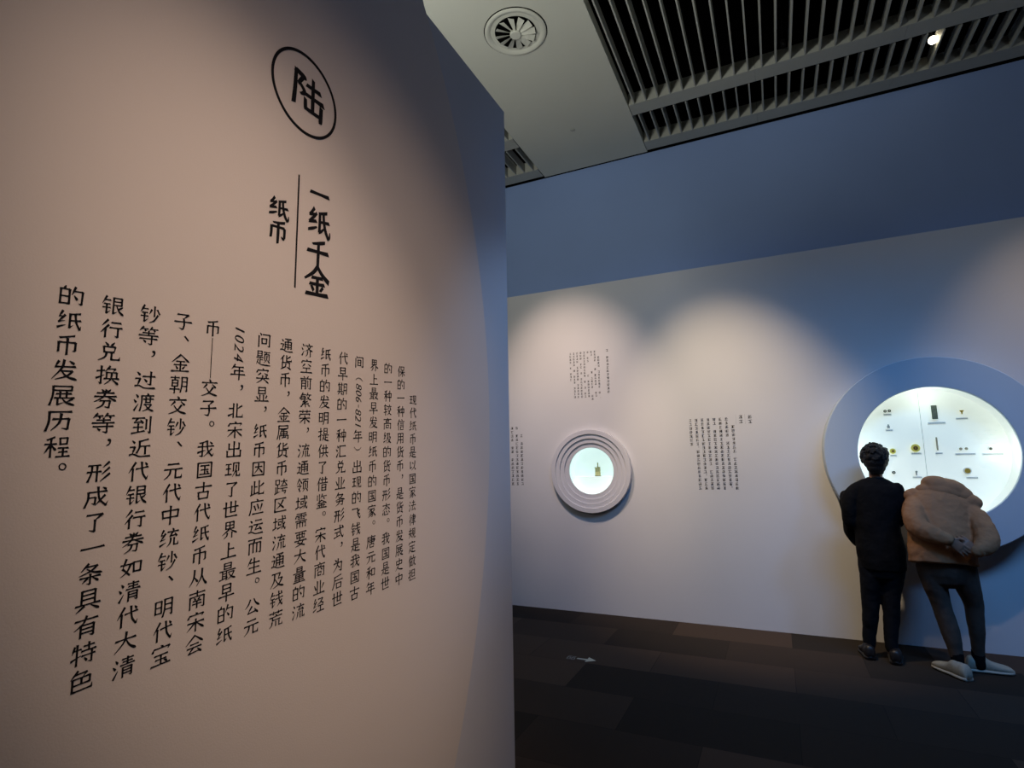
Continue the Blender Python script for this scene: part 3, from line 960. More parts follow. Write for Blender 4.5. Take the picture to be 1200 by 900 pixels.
def track_lamp(loc, aim, lit, label, r=.036, ln=.10):
    t = thing('spotlight', label, 'spotlight', loc)
    c = Vector(loc)
    ax = (Vector(aim) - c).normalized()
    b = bmesh.new()
    tube(b, [c - ax * ln, c - ax * ln * .5, c - ax * .012], [r * .8, r, r], 24, dome=1)
    obj('housing', b, 'lamp_body' if lit else 'lamp_steel', t, True)
    b = bmesh.new()
    tube(b, [c - ax * .004, c + ax * .002], [r * .92, r * .92], 28, dome=1)
    obj('lens', b, 'lamp_lit' if lit else 'lamp_body', t)
    b = bmesh.new()
    box(b, c.x - .006, c.x + .006, c.y + .01, c.y + .03, c.z + .02, c.z + .5)
    obj('bracket', b, 'lamp_body', t)
    return t


LAMP = (1.523 * 1.02, 5.627 * 1.02, 1.6 + 3.629 * 1.02)
track_lamp(LAMP, (0.2, 1.2, 2.6), True, 'lit round spotlight glowing between the slats near the far wall', .036)
track_lamp((.329 * 1.035, 5.122 * 1.035, 1.6 + 3.629 * 1.035), (.3, 4.2, 0.5), False, 'unlit dark spotlight hanging above the slats', .022, .09)
spot('spotlight_beam', (LAMP[0] - .02, LAMP[1] - .12, LAMP[2] - .10), (0.2, 1.2, 1.0), 60, WARM_WALL, 60, 1.0, .03)

# ------------------------------------------------------------------ the big text disc on the left
DC_Y, DC_Z, DC_R = -0.674, 1.799, 3.0126
t_panel = thing('text_panel', 'huge round beige wall panel printed with large black Chinese text', 'exhibit panel', (XT, DC_Y, 0))
pts = []
for k in range(241):
    a = -PI / 2 + 2 * PI * k / 240
    y, z = DC_Y + DC_R * math.cos(a), DC_Z + DC_R * math.sin(a)
    if z >= 0.0:
        pts.append((y, z))
h0 = math.sqrt(DC_R ** 2 - DC_Z ** 2)
pts = [p for p in pts if p[1] > 0.002]
pts = [(DC_Y + h0, 0.002)] + [p for p in sorted(pts, key=lambda p: math.atan2(p[1] - DC_Z, p[0] - DC_Y) if p[0] >= DC_Y or p[1] >= DC_Z else math.atan2(p[1] - DC_Z, p[0] - DC_Y) + 2 * PI)] + [(DC_Y - h0, 0.002)]
bm = bmesh.new()
prism(bm, pts, lambda y, z: Vector((XS + .001, y, z)), Vector((XT - XS - .001, 0, 0)))
top = [e for e in bm.edges if all(abs(v.co.x - XT) < 1e-5 for v in e.verts) and len(e.link_faces) == 2]
bmesh.ops.bevel(bm, geom=top, offset=.006, segments=3, affect='EDGES', profile=.5)
obj('board', bm, 'panel', t_panel)


def on_panel(cy_, cz_):
    return lambda a, b, h: Vector((XT + .0004 + h, cy_ + a, cz_ + b))


TEXT = ['　　现代纸币是以国家法律规定做担', '保的一种信用货币，是货币发展史中', '的一种较高级的货币形态。我国是世',
        '界上最早发明纸币的国家。唐元和年', '间（#806-821##年）出现的飞钱是我国古', '代早期的一种汇兑业务形式，为后世',
        '纸币的发明提供了借鉴。宋代商业经', '济空前繁荣，流通领域需要大量的流', '通货币，金属货币跨区域流通及钱荒',
        '问题突显，纸币因此应运而生。公元', '#1024#年，北宋出现了世界上最早的纸', '币——交子。我国古代纸币从南宋会',
        '子、金朝交钞、元代中统钞、明代宝', '钞等，过渡到近代银行券如清代大清', '银行兑换券等，形成了一条具有特色', '的纸币发展历程。']
ROW, COLP, GS = 0.0487, 0.0757, 0.0475
Y1, Z1 = 1.7195, 1.9365
bm = bmesh.new()
for i, line in enumerate(TEXT):
    yc = Y1 - COLP * i
    r = 0.0
    if '#' in line:
        head, num, tail = line.split('#', 2)
        tail = tail.lstrip('#')
        cells = 3 if len(num) > 4 else 2
        seq = [(c, None) for c in head]
        seq += [(c, cells / len(num)) for c in num]
        seq += [(c, None) for c in tail]
    else:
        seq = [(c, None) for c in line]
    for ch, adv in seq:
        if adv:
            zc = Z1 - ROW * (r + adv / 2 - .5)
            put_glyph(bm, ch, GS * .86, on_panel(yc, zc), weight=-.004, turn=True)
            r += adv
            continue
        zc = Z1 - ROW * r
        r += 1
        if ch == '　':
            continue
        pl = on_panel(yc, zc)
        if ch == '—':
            zz = ROW * .5
            for sgn in (0,):
                vs = [bm.verts.new(pl(a, b, .0008)) for a, b in ((-.0011, -zz), (.0011, -zz), (.0011, zz), (-.0011, zz))]
                bm.faces.new(vs)
        elif ch in '，。、':
            put_glyph(bm, ch, GS, pl, slope=0, shift=(.52, .52) if ch != '、' else (.5, .5))
        elif ch in '（）':
            put_glyph(bm, ch, GS, pl, slope=0, turn=False, shift=(0, 0)) if False else None
            s = 1 if ch == '（' else -1
            for k in range(8):
                a0, a1 = PI * (.18 + .64 * k / 8), PI * (.18 + .64 * (k + 1) / 8)
                q = []
                for a, rr in ((a0, .0185), (a1, .0185), (a1, .0202), (a0, .0202)):
                    q.append(bm.verts.new(pl(rr * math.cos(a), s * (rr * math.sin(a) - .024), .0008)))
                bm.faces.new(q)
        else:
            kai_glyph(bm, ch, .0425, pl)
o = obj('lettering', bm, 'ink', t_panel)
o['label'] = 'long black text in sixteen vertical columns'

bm = bmesh.new()
for ch, zc, gs in (('一', 2.430, .092), ('纸', 2.337, .106), ('千', 2.240, .100), ('金', 2.152, .110)):
    brush_glyph(bm, ch, gs, on_panel(1.220, zc), wide=.92, tall=.90, heavy=1.12)
obj('heading', bm, 'ink', t_panel)['label'] = 'bold black four-character heading'
bm = bmesh.new()
for ch, zc in (('纸', 2.320), ('币', 2.253)):
    brush_glyph(bm, ch, .078, on_panel(1.067, zc), wide=.95, tall=.86, heavy=1.15)
obj('subheading', bm, 'ink', t_panel)['label'] = 'bold black two-character subheading'
bm = bmesh.new(); box(bm, XT + .0003, XT + .0015, 1.1325, 1.1375, 2.110, 2.457); obj('rule_line', bm, 'ink', t_panel)
bm = bmesh.new()
EY, EZ, ER = 1.150, 2.727, .1305
lathe(bm, [(ER, .0003), (ER, .0015), (ER - .0088, .0015), (ER - .0088, .0003)], (XT, EY, EZ), 'X', 96, True)
obj('emblem_ring', bm, 'ink', t_panel)
bm = bmesh.new(); brush_glyph(bm, '陆', .152, on_panel(EY + .004, EZ + .002), slope=.0, wide=.98, tall=.88, heavy=1.1); obj('emblem_character', bm, 'ink', t_panel)

# ------------------------------------------------------------------ small printed texts on the far partition (too small to read: brush-like marks)
rnd = random.Random(11)


def mark(bm_, x, z, s, dens=1.0):
    """One small brush-like mark in a cell of size s, lying on the partition."""
    def bar(ax, az, bx, bz, w_):
        d = Vector((bx - ax, bz - az))
        if d.length < 1e-6:
            return
        n_ = Vector((-d.y, d.x)).normalized() * w_ * .5
        vs = [bm_.verts.new((x + p.x * s, D - .0009, z + p.y * s)) for p in (Vector((ax, az)) + n_, Vector((bx, bz)) + n_, Vector((bx, bz)) - n_, Vector((ax, az)) - n_)]
        bm_.faces.new(vs)
    k = rnd.choice((2, 3, 3))
    for i in range(k):
        zz = .32 - .64 * i / max(1, k - 1) + rnd.uniform(-.05, .05)
        w_ = rnd.uniform(.28, .48)
        bar(-w_, zz - .03, w_, zz + .04, .115)
    for _ in range(rnd.choice((1, 1, 2))):
        xx = rnd.uniform(-.25, .25)
        bar(xx, .40, xx + rnd.uniform(-.12, .12), -.40, .13)
    if rnd.random() < .7:
        bar(.02, .05, rnd.choice((-1, 1)) * .38, -.36, .09)


def mark_block(cols_, x_first, dx, z_first, dz, size, name, label, title=None):
    b = bmesh.new()
    for i, line in enumerate(cols_):
        for r, c in enumerate(line):
            if c == '1':
                mark(b, x_first - dx * i, z_first - dz * r, size)
            elif c == '.':
                mark(b, x_first - dx * i + size * .3, z_first - dz * r + size * .3, size * .3)
    if title:
        t_ = thing(name, label, 'wall text', (x_first - dx * len(cols_) / 2, D, z_first - dz * 9))
        obj('lettering', b, 'ink_small', t_)
        for j, (tx, tz, rows, pitch, ts) in enumerate(title):
            b2 = bmesh.new()
            for r, c in enumerate(rows):
                if c == '1':
                    mark(b2, tx, tz - pitch * r, ts)
            obj('heading', b2, 'ink_small', t_)
        return t_
    o_ = obj(name, b, 'ink_small')
    return tag(recentre(o_), label, 'wall text')


mark_block(['0011111110011111111'[:9] + '0' + '11111111', '11111011111111111.', '1' * 18, '110' + '1' * 15, '111111111111' + '0' + '11111', '1' * 14 + '.111', '1111111.' + '1' * 10, '1111111'],
           -.373, .0577, 1.993, .0401, .034, 'wall_text', 'small vertical text block on the far partition, between the little porthole and the big showcase',
           [(-.296, 2.008, '11', .047, .040), (-.212, 2.004, '11', .047, .040)])
t_ = [o_ for o_ in COL.objects if o_.get('category') == 'wall text'][0]
for lx in (-.340, -.256):
    bm = bmesh.new(); box(bm, lx - .001, lx + .001, D - .0012, D - .0003, 1.935, 2.035); obj('rule_line', bm, 'ink_faint', t_)
mark_block(['0011110111111010.', '11110.1011110011', '11000001011110011', '1011000010111111', '1111111110101011', '11101101011111111'[:16], '1111011111011111', '1111101011101111', '111101011100'],
           -1.722, .0412, 2.817, .0333, .026, 'wall_text', 'small vertical text block on the far partition, above the little round porthole', [(-1.620, 2.815, '1011111111111', .0385, .031)])
mark_block(['00101111111111' + '1', '1011111111111' + '11', '111101101111111'], -2.683, .060, 1.999, .0461, .037, 'wall_text',
           'small vertical text block on the far partition, beside the edge of the text panel')

# ------------------------------------------------------------------ small porthole showcase
t = thing('porthole_showcase', 'small round wall showcase of stepped grey rings with one lit exhibit', 'showcase', (PX, D, PZ))
bm = bmesh.new()
rs = [(.450, -.002), (.450, -.062), (.447, -.065), (.401, -.065), (.399, -.063), (.399, -.050), (.352, -.050), (.351, -.048), (.351, -.035), (.303, -.035), (.301, -.033), (.301, -.020), (.254, -.020), (.252, -.018), (.252, -.002)]
lathe(bm, rs, (PX, D, PZ), 'Y', 128, True)
obj('stepped_ring', bm, 'porthole', t, 'auto')
bm = bmesh.new()
rings = lathe(bm, [(.256, .0), (.30, .0), (.30, .335), (.296, .335), (.296, .004), (.256, .004)], (PX, D, PZ), 'Y', 64, True)
obj('niche_wall', bm, 'niche', t, 'auto')
bm = bmesh.new(); disc(bm, .295, .300, .330, (PX, D, PZ), 'Y', 64); obj('back_panel', bm, 'niche', t)
bm = bmesh.new()
a0 = math.asin(-.065 / .290)
pts2 = [(PX + .290 * math.cos(a), PZ + .290 * math.sin(a)) for a in [a0 - (a0 + PI / 2) * 2 * k / 40 for k in range(41)]]
pts2 = [(x, z) for x, z in pts2]
prism(bm, pts2, lambda x, z: Vector((x, D + .10, z)), Vector((0, .195, 0)))
obj('plinth', bm, 'plinth', t)
bm = bmesh.new(); disc(bm, .2515, -.014, -.010, (PX, D, PZ), 'Y', 64); obj('glass', bm, 'glass', t)

# exhibit in it: a flat plaque with a spike, standing on the plinth
PXO, PZO, PYO = -1.835, PZ - .065, D + .18
t = thing('bronze_plaque', 'small olive-gold plaque with a spike, standing inside the little porthole', 'exhibit', (PXO, PYO, PZO))
bm = bmesh.new()
out = [(-.030, 0), (.032, 0), (.030, .100), (.010, .100), (.008, .118), (.010, .142), (.002, .150), (-.003, .142), (-.001, .118), (-.004, .102), (-.012, .092), (-.030, .098), (-.036, .090), (-.028, .080)]
prism(bm, out, lambda x, z: Vector((PXO + x, PYO, PZO + z + .004)), Vector((0, .010, 0)))
obj('body', bm, 'plaque', t)
bm = bmesh.new(); box(bm, PXO - .034, PXO + .036, PYO - .006, PYO + .018, PZO, PZO + .006, .001); obj('foot', bm, 'bronze', t)

# ------------------------------------------------------------------ big round showcase
RX, RZ = 1.195, 1.614
RO, RI, RD = .812, .553, .25
YF = D - RD
YB = D - .030                # face of the glowing board
t_case = thing('round_showcase', 'large round lit showcase in a thick pale blue ring, behind the two visitors', 'showcase', (RX, D, RZ))
bm = bmesh.new()
lathe(bm, [(RO, -.002), (RO, -RD + .006), (RO - .006, -RD), (RI + .004, -RD), (RI, -RD + .004), (RI, -RD + .03), (RI + .03, -RD + .03), (RI + .03, -.002)], (RX, D, RZ), 'Y', 160, True)
obj('ring', bm, 'ring', t_case, 'auto')
bm = bmesh.new(); lathe(bm, [(RI + .002, -RD + .031), (RI + .029, -RD + .031), (RI + .029, -.004), (RI + .002, -.004)], (RX, D, RZ), 'Y', 128, True)
obj('reveal', bm, 'reveal', t_case, 'auto')
bm = bmesh.new(); disc(bm, RI + .0015, -.030, -.004, (RX, D, RZ), 'Y', 128); obj('back_panel', bm, 'glow_board', t_case)
bm = bmesh.new(); box(bm, 1.160, 1.163, YB - .0015, YB, RZ - RI + .02, RZ + RI - .012); obj('panel_joint', bm, 'seam', t_case)
bm = bmesh.new(); disc(bm, RI - .0005, -RD + .018, -RD + .023, (RX, D, RZ), 'Y', 128); obj('glass', bm, 'glass', t_case)
for xx, zz in ((RX, RZ + .46), (RX, RZ - .46), (RX - .46, RZ), (RX + .46, RZ)):                        # lamps of the case, tucked behind the ring's lip
    ld = bpy.data.lights.new('case_lamp', 'POINT')
    ld.energy, ld.color, ld.shadow_soft_size = 0.62, (0.95, 1.0, 0.93), .04
    lo = bpy.data.objects.new('case_lamp', ld)
    COL.objects.link(lo)
    lo.location = (xx, YF + .055, zz)
# faint caption print on the right of the board
bm = bmesh.new()
rnd2 = random.Random(3)
for r_, zz in enumerate((1.79, 1.755, 1.72, 1.685, 1.52, 1.49)):
    x = 1.50 + .02 * (r_ % 3)
    while x < 1.66:
        ln = rnd2.uniform(.012, .032)
        box(bm, x, x + ln, YB - .0012, YB, zz, zz + .006)
        x += ln + rnd2.uniform(.012, .03)
obj('printed_caption', bm, 'ink_board', t_case)

YE = YB - .022               # exhibits stand a little off the board
k_ = YE / D                  # positions were measured on the wall plane


def at(x, z):
    return x * k_, 1.6 + (z - 1.6) * k_


def pin(bm_, x, z, r=.003):
    disc(bm_, r, 0, YB - YE - .004, (x, YE + .004, z), 'Y', 10)


def coin(x, z, r, material, label, hole=0.0, mount=None, name='coin'):
    x, z = at(x, z)
    t_ = thing(name, label, 'coin', (x, YE, z), 'coins in the round showcase')
    b = bmesh.new()
    if hole:
        # round coin with a square hole
        seg = 40
        fr, bk, fi, bi = [], [], [], []
        for k in range(seg):
            a = 2 * PI * (k + .5) / seg
            c, s = math.cos(a), math.sin(a)
            q = hole / max(abs(c), abs(s))
            for lst, rr, yy in ((fr, r, -.002), (bk, r, .002), (fi, q, -.002), (bi, q, .002)):
                lst.append(b.verts.new((x + rr * c, YE + yy, z + rr * s)))
        for k in range(seg):
            n_ = (k + 1) % seg
            b.faces.new((fr[k], fr[n_], fi[n_], fi[k])); b.faces.new((bk[k], bk[n_], bi[n_], bi[k]))
            b.faces.new((fr[k], fr[n_], bk[n_], bk[k])); b.faces.new((fi[k], fi[n_], bi[n_], bi[k]))
    else:
        disc(b, r, -.002, .002, (x, YE, z), 'Y', 40, .0006)
        lathe(b, [(r * .9, -.0026), (r * .9, -.0018), (r * .8, -.0018), (r * .8, -.0026)], (x, YE, z), 'Y', 40, True)
    obj('face', b, material, t_)
    b = bmesh.new()
    if mount:
        disc(b, mount[0], .003, .007, (x, YE, z), 'Y', 40, .001)
        disc(b, .004, .007, YB - YE, (x, YE, z), 'Y', 12)
        obj('mount', b, mount[1], t_)  # the yellow ones stand in for a golden glow on the board
    else:
        pin(b, x, z)
        obj('pin', b, 'silver', t_)
    return t_


coin(.912, 1.998, .013, 'bronze', 'small dark coin at the top left of the round showcase, left of its pair', .004)
coin(.944, 1.999, .013, 'bronze', 'small dark coin at the top left of the round showcase, right of its pair', .004)
coin(1.107, 1.663, .017, 'brown_metal', 'brown coin on a bright yellow glow disc, beside the joint of the showcase board', .004, (.034, 'yellow'))
coin(.937, 1.640, .010, 'brown_metal', 'small brown coin on a yellow glow disc, beside the head of the visitor in black', 0, (.024, 'yellow'))
coin(.926, 1.452, .014, 'bronze', 'small dark coin low on the board, right of the neck of the visitor in black', .004)
coin(1.451, 1.462, .020, 'gold', 'orange gold coin on a cream mount, above the shoulder of the visitor in tan', 0, (.030, 'paper'))
coin(1.423, 1.647, .012, 'bone', 'pale tan coin halfway up the board, left of its pair')
coin(1.462, 1.648, .012, 'bone', 'pale tan coin halfway up the board, right of its pair')
coin(1.625, 1.643, .011, 'bronze', 'tiny dark coin at the far right of the board')


def piece(name, label, out, x, z, material, th=.006):
    x, z = at(x, z)
    t_ = thing(name, label, 'exhibit', (x, YE, z))
    b = bmesh.new()
    prism(b, out, lambda a, c: Vector((x + a, YE - th / 2, z + c)), Vector((0, th, 0)))
    es = [e for e in b.edges]
    bmesh.ops.bevel(b, geom=es, offset=.0008, segments=1, affect='EDGES')
    obj('body', b, material, t_)
    b = bmesh.new()
    pin(b, x, z)
    obj('pin', b, 'silver', t_)
    return t_


piece('spade_money', 'small grey spade-shaped piece under the pair of dark coins', [(-.010, -.020), (-.004, -.014), (.004, -.014), (.010, -.020), (.010, .006), (.004, .010), (.004, .020), (-.004, .020), (-.004, .010), (-.010, .006)], .924, 1.860, 'silver')
piece('printing_plate', 'tall dark green metal plate at the top of the round showcase', [(-.020, -.060), (.020, -.060), (.020, .060), (-.020, .060)], 1.272, 1.969, 'slab', .010)
piece('bamboo_slip', 'thin tan upright slip below the dark green plate', [(-.0065, -.056), (.0065, -.056), (.0065, .056), (-.0065, .056)], 1.263, 1.695, 'bone')
piece('key_money', 'small grey key-shaped piece low on the board, beside the joint', [(-.004, -.020), (.005, -.020), (.006, .004), (.011, .010), (.009, .020), (-.002, .022), (-.008, .014), (-.005, .004)], 1.091, 1.445, 'silver')
piece('gold_ornament', 'small gold mushroom-shaped piece at the top right of the board', [(-.004, -.020), (.004, -.020), (.005, .002), (.015, .004), (.013, .015), (-.013, .015), (-.015, .004), (-.005, .002)], 1.463, 1.961, 'gold')

for x, z, wd, what in ((.930, 1.967, .060, 'under the pair of dark coins'), (.930, 1.825, .055, 'under the grey spade-shaped piece'), (.940, 1.600, .050, 'under the small coin beside the black-haired head'),
                       (1.110, 1.615, .075, 'under the yellow-haloed coin by the joint'), (1.098, 1.408, .070, 'under the grey key-shaped piece'), (1.283, 1.875, .125, 'under the dark green plate'),
                       (1.273, 1.612, .055, 'under the thin tan slip'), (1.462, 1.905, .085, 'under the gold mushroom-shaped piece'), (1.455, 1.602, .140, 'under the pair of pale tan coins'),
                       (1.640, 1.598, .140, 'under the tiny dark coin at the right'), (1.480, 1.403, .080, 'under the orange gold coin')):
    x, z = at(x, z)
    t_ = thing('caption_label', 'white caption strip ' + what, 'caption label', (x, YB, z), 'caption strips in the round showcase')
    bm = bmesh.new(); box(bm, x - wd / 2, x + wd / 2, YB - .008, YB - .0002, z - .009, z + .009, .001); obj('strip', bm, 'paper', t_)
    bm = bmesh.new()
    xx = x - wd / 2 + .006
    while xx < x + wd / 2 - .008:
        ln = rnd2.uniform(.004, .009)
        box(bm, xx, min(xx + ln, x + wd / 2 - .004), YB - .0086, YB - .0081, z - .003, z + .003)
        xx += ln + .003
    obj('lettering', bm, 'ink_case', t_)

# ------------------------------------------------------------------ floor sticker
t = thing('floor_sticker', 'pale arrow sticker with small grey marks on the dark carpet', 'floor sign', (-1.56, 4.57, 0))
bm = bmesh.new()
arrow = [(-1.605, 4.588), (-1.605, 4.566), (-1.520, 4.562), (-1.522, 4.525), (-1.445, 4.580), (-1.520, 4.635), (-1.520, 4.590)]
prism(bm, arrow, lambda x, y: Vector((x, y, .0005)), Vector((0, 0, .001)))
obj('arrow', bm, 'white_sticker', t)
bm = bmesh.new()
for cx_, cy__ in ((-1.672, 4.578), (-1.634, 4.574)):
    for dx_, dy_, ln, wd, an in ((0, .035, .026, .008, .1), (-.012, .0, .010, .05, .0), (.010, -.005, .010, .05, .2), (0, -.035, .028, .008, .1), (0, .005, .024, .008, -.2)):
        mm = Matrix.Translation((cx_ + dx_, cy__ + dy_, .001)) @ Matrix.Rotation(an, 4, 'Z') @ Matrix.Diagonal((ln, wd, .001, 1))
        bmesh.ops.create_cube(bm, size=1.0, matrix=mm)
obj('lettering', bm, 'grey_sticker', t)

# ------------------------------------------------------------------ people


def hand(bm_, wrist, direction, back, thumb_side, scale=1.0, curl=.35, spread=.10):
    """Palm, four unequal bent fingers and a thumb that leaves the side of the palm."""
    W = Vector(wrist)
    d = Vector(direction).normalized()
    b = Vector(back)
    b = (b - d * b.dot(d)).normalized()
    s = d.cross(b) * thumb_side
    s.normalize()
    q = scale
    pr = [(0, .026, .019), (.03, .034, .016), (.06, .040, .014), (.085, .039, .012)]
    tube(bm_, [W + d * a * q for a, _, _ in pr], [w_ * q for _, w_, _ in pr], 16, [h * q for _, _, h in pr], s)
    lens = [(.040, .024, .019), (.045, .028, .021), (.041, .026, .020), (.032, .020, .017)]
    for i, (l1, l2, l3) in enumerate(lens):
        off = (.029 - .0195 * i)
        p = W + (d * .080 + s * off) * q
        dirn = (d + s * spread * (1.5 - i) * .6).normalized()
        ptsf = [p - dirn * .02 * q, p]
        ang = curl * .5
        for ln in (l1, l2, l3):
            dd = (dirn * math.cos(ang) - b * math.sin(ang)).normalized()
            p = p + dd * ln * q
            ptsf.append(p)
            ang += curl
        tube(bm_, ptsf, [.0088 * q, .0092 * q, .0084 * q, .0076 * q, .0066 * q], 10)
    p = W + (d * .022 + s * .026) * q
    ptst = [p]
    for ln, dv in ((.034, d * .55 + s * .75 - b * .25), (.030, d * .85 + s * .35 - b * .35), (.024, d * .95 + s * .1 - b * .4)):
        p = p + dv.normalized() * ln * q
        ptst.append(p)
    tube(bm_, ptst, [.0125 * q, .0108 * q, .0096 * q, .0080 * q], 10)


def head(bm_, c, fw, upv, s=1.0):
    """Skull, jaw, nose, lips, brows and ears; fw = where the face looks."""
    f = Vector(fw).normalized()
    u = Vector(upv)
    u = (u - f * u.dot(f)).normalized()
    r = f.cross(u)
    rot = Matrix((r, f, u)).transposed()
    C_ = Vector(c)

    def p(a, b, e):
        return C_ + (r * a + f * b + u * e) * s
    ell(bm_, p(0, -.012, .028), .076 * s, .094 * s, .086 * s, rot)
    ell(bm_, p(0, .020, -.030), .060 * s, .070 * s, .080 * s, rot)
    ell(bm_, p(0, .055, -.085), .030 * s, .032 * s, .026 * s, rot)
    ell(bm_, p(0, .096, -.018), .011 * s, .020 * s, .026 * s, rot)
    ell(bm_, p(0, .102, -.034), .016 * s, .014 * s, .010 * s, rot)
    ell(bm_, p(0, .084, -.060), .024 * s, .011 * s, .008 * s, rot)
    ell(bm_, p(0, .082, -.070), .020 * s, .011 * s, .007 * s, rot)
    for q in (-1, 1):
        ell(bm_, p(q * .032, .076, .020), .024 * s, .012 * s, .008 * s, rot)
        ell(bm_, p(q * .074, -.005, -.015), .009 * s, .018 * s, .030 * s, rot)
    return p


def shoe(parent, heel, toe, width, upper, solemat, label=None, high=.10):
    h_, t_ = Vector(heel), Vector(toe)
    d = (t_ - h_)
    ln = d.length
    d.normalize()
    s = Vector((d.y, -d.x, 0))
    prof = [(.0, .50, .060), (.03, .70, .092), (.10, .84, high + .004), (.20, .88, high), (.32, .88, high + .012), (.40, .90, high + .004), (.52, .95, .084), (.66, 1.0, .070), (.80, 1.0, .060), (.91, .84, .050), (.97, .56, .038), (1.0, .28, .026)]
    def body(z0, grow, top, name, material, par):
        b = bmesh.new()
        rings = []
        n = 20
        for a, w_, h in spline(prof, 3):
            c = h_ + d * (a * ln)
            hh = top if top else h
            row = []
            for k in range(n):
                an = 2 * PI * k / n
                ca, sa = math.cos(an), math.sin(an)
                xx = math.copysign(abs(ca) ** .7, ca) * width * .5 * w_ * grow
                zz = z0 + (hh - z0) * (math.copysign(abs(sa) ** .75, sa) * .5 + .5)
                row.append(b.verts.new(c + s * xx * (1 if sa < .3 else 1 - .35 * (sa - .3)) + Vector((0, 0, zz))))
            rings.append(row)
        for p_, q_ in zip(rings, rings[1:]):
            for k in range(n):
                b.faces.new((p_[k], p_[(k + 1) % n], q_[(k + 1) % n], q_[k]))
        b.faces.new(list(reversed(rings[0])))
        b.faces.new(rings[-1])
        return obj(name, b, material, par, True)
    sh = body(.012, .94, None, 'shoe', upper, parent)
    if label:
        sh['label'] = label
    body(.001, 1.04, .030, 'sole', solemat, sh)
    # lacing over the instep
    b = bmesh.new()
    for k in range(4):
        a = .36 + .075 * k
        z = .106 - .011 * k
        c = h_ + d * (a * ln)
        tube(b, [c - s * width * .22 + Vector((0, 0, z - .012)), c + Vector((0, 0, z)), c + s * width * .22 + Vector((0, 0, z - .012))], [.0035] * 3, 8)
    obj('laces', b, solemat, sh, True)
    return sh


# --- visitor in black, standing, seen from behind
A0 = Vector((.66, 5.43, 0))
A = thing('person', 'person in black with short black hair standing at the round showcase', 'person', A0)
ya = 5.45
bm = bmesh.new()
head(bm, (.728, ya + .02, 1.575), (.05, 1, -.18), (0, .15, 1), .98)
limb(bm, [(.722, ya - .01, 1.38, .052), (.722, ya, 1.44, .048), (.726, ya + .01, 1.50, .050)])
trunk(bm, [(.70, ya, .80, .13, .095), (.695, ya, .95, .125, .09), (.69, ya, 1.10, .125, .085), (.70, ya, 1.25, .15, .095), (.715, ya, 1.34, .12, .065), (.72, ya, 1.40, .05, .045)])
for sx, kn, an in ((.62, (.602, ya + .02, .47), (.562, ya + .07, .08)), (.775, (.738, ya, .47), (.708, ya + .01, .08))):
    limb(bm, [(sx, ya, .82, .070), ((sx + kn[0]) / 2, ya + .005, .65, .056), (*kn, .042), ((kn[0] + an[0]) / 2, (kn[1] + an[1]) / 2, .30, .036), (*an, .028)])
    ell(bm, (an[0], an[1] + .045, .048), .028, .075, .026)
for sgn, sh_, el_, wr_ in ((-1, (.595, ya - .005, 1.305), (.505, ya - .005, 1.09), (.620, 5.585, 1.10)), (1, (.838, ya - .005, 1.305), (.843, ya - .005, 1.09), (.745, 5.585, 1.11))):
    limb(bm, [(*sh_, .044), ((sh_[0] + el_[0]) / 2 + sgn * .005, (sh_[1] + el_[1]) / 2, 1.22, .040), (*el_, .034), ((el_[0] + wr_[0]) / 2, (el_[1] + wr_[1]) / 2, (el_[2] + wr_[2]) / 2, .034), (*wr_, .024)])
    hand(bm, wr_, (-sgn * .75, .25, .25), (0.1 * sgn, .6, -.7), -sgn, .95, .45)
fuse('body', bm, 'skin', A, .0055, 3)
for q in (-1, 1):
    bm = bmesh.new(); ell(bm, (.728 + q * .031, ya + .105, 1.578), .011, .008, .008); obj('eye', bm, 'eye', A, True)

bm = bmesh.new()
hc = Vector((.727, ya - .002, 1.598))
ell(bm, hc, .094, .110, .096)
ell(bm, hc + Vector((0, -.030, -.045)), .089, .078, .072)
ell(bm, hc + Vector((-.003, -.046, -.090)), .068, .050, .055)
ell(bm, hc + Vector((-.005, -.052, -.118)), .047, .032, .034)
ell(bm, hc + Vector((.0, .03, .045)), .082, .080, .058)
rh = random.Random(5)
for k in range(170):                                   # tousled locks lying close to the head
    th, ph = rh.uniform(0, 2 * PI), math.acos(rh.uniform(-.25, 1))
    n = Vector((math.sin(ph) * math.cos(th), math.sin(ph) * math.sin(th), math.cos(ph)))
    if n.y > .35 and n.z < .45:
        continue
    b0 = hc + Vector((n.x * .088, n.y * .102, n.z * .090))
    dn = Vector((rh.uniform(-.6, .6), rh.uniform(-.6, .6), -.8))
    tang = (dn - n * dn.dot(n) * 1.12).normalized()
    tube(bm, [b0, b0 + n * .008 + tang * .016, b0 + n * rh.uniform(.0, .008) + tang * .036], [.013, .011, .005], 8)
for k in range(26):                                    # nape
    x = rh.uniform(-.046, .040)
    b0 = hc + Vector((x, -.080 + abs(x) * .3, -.100))
    tube(bm, [b0, b0 + Vector((0, .004, -.020)), b0 + Vector((rh.uniform(-.005, .005), .012, -.036 - rh.uniform(0, .010)))], [.012, .010, .004], 8)
o = fuse('hair', bm, 'hair', A, .0045, 2)
o['label'] = 'short tousled black hair'

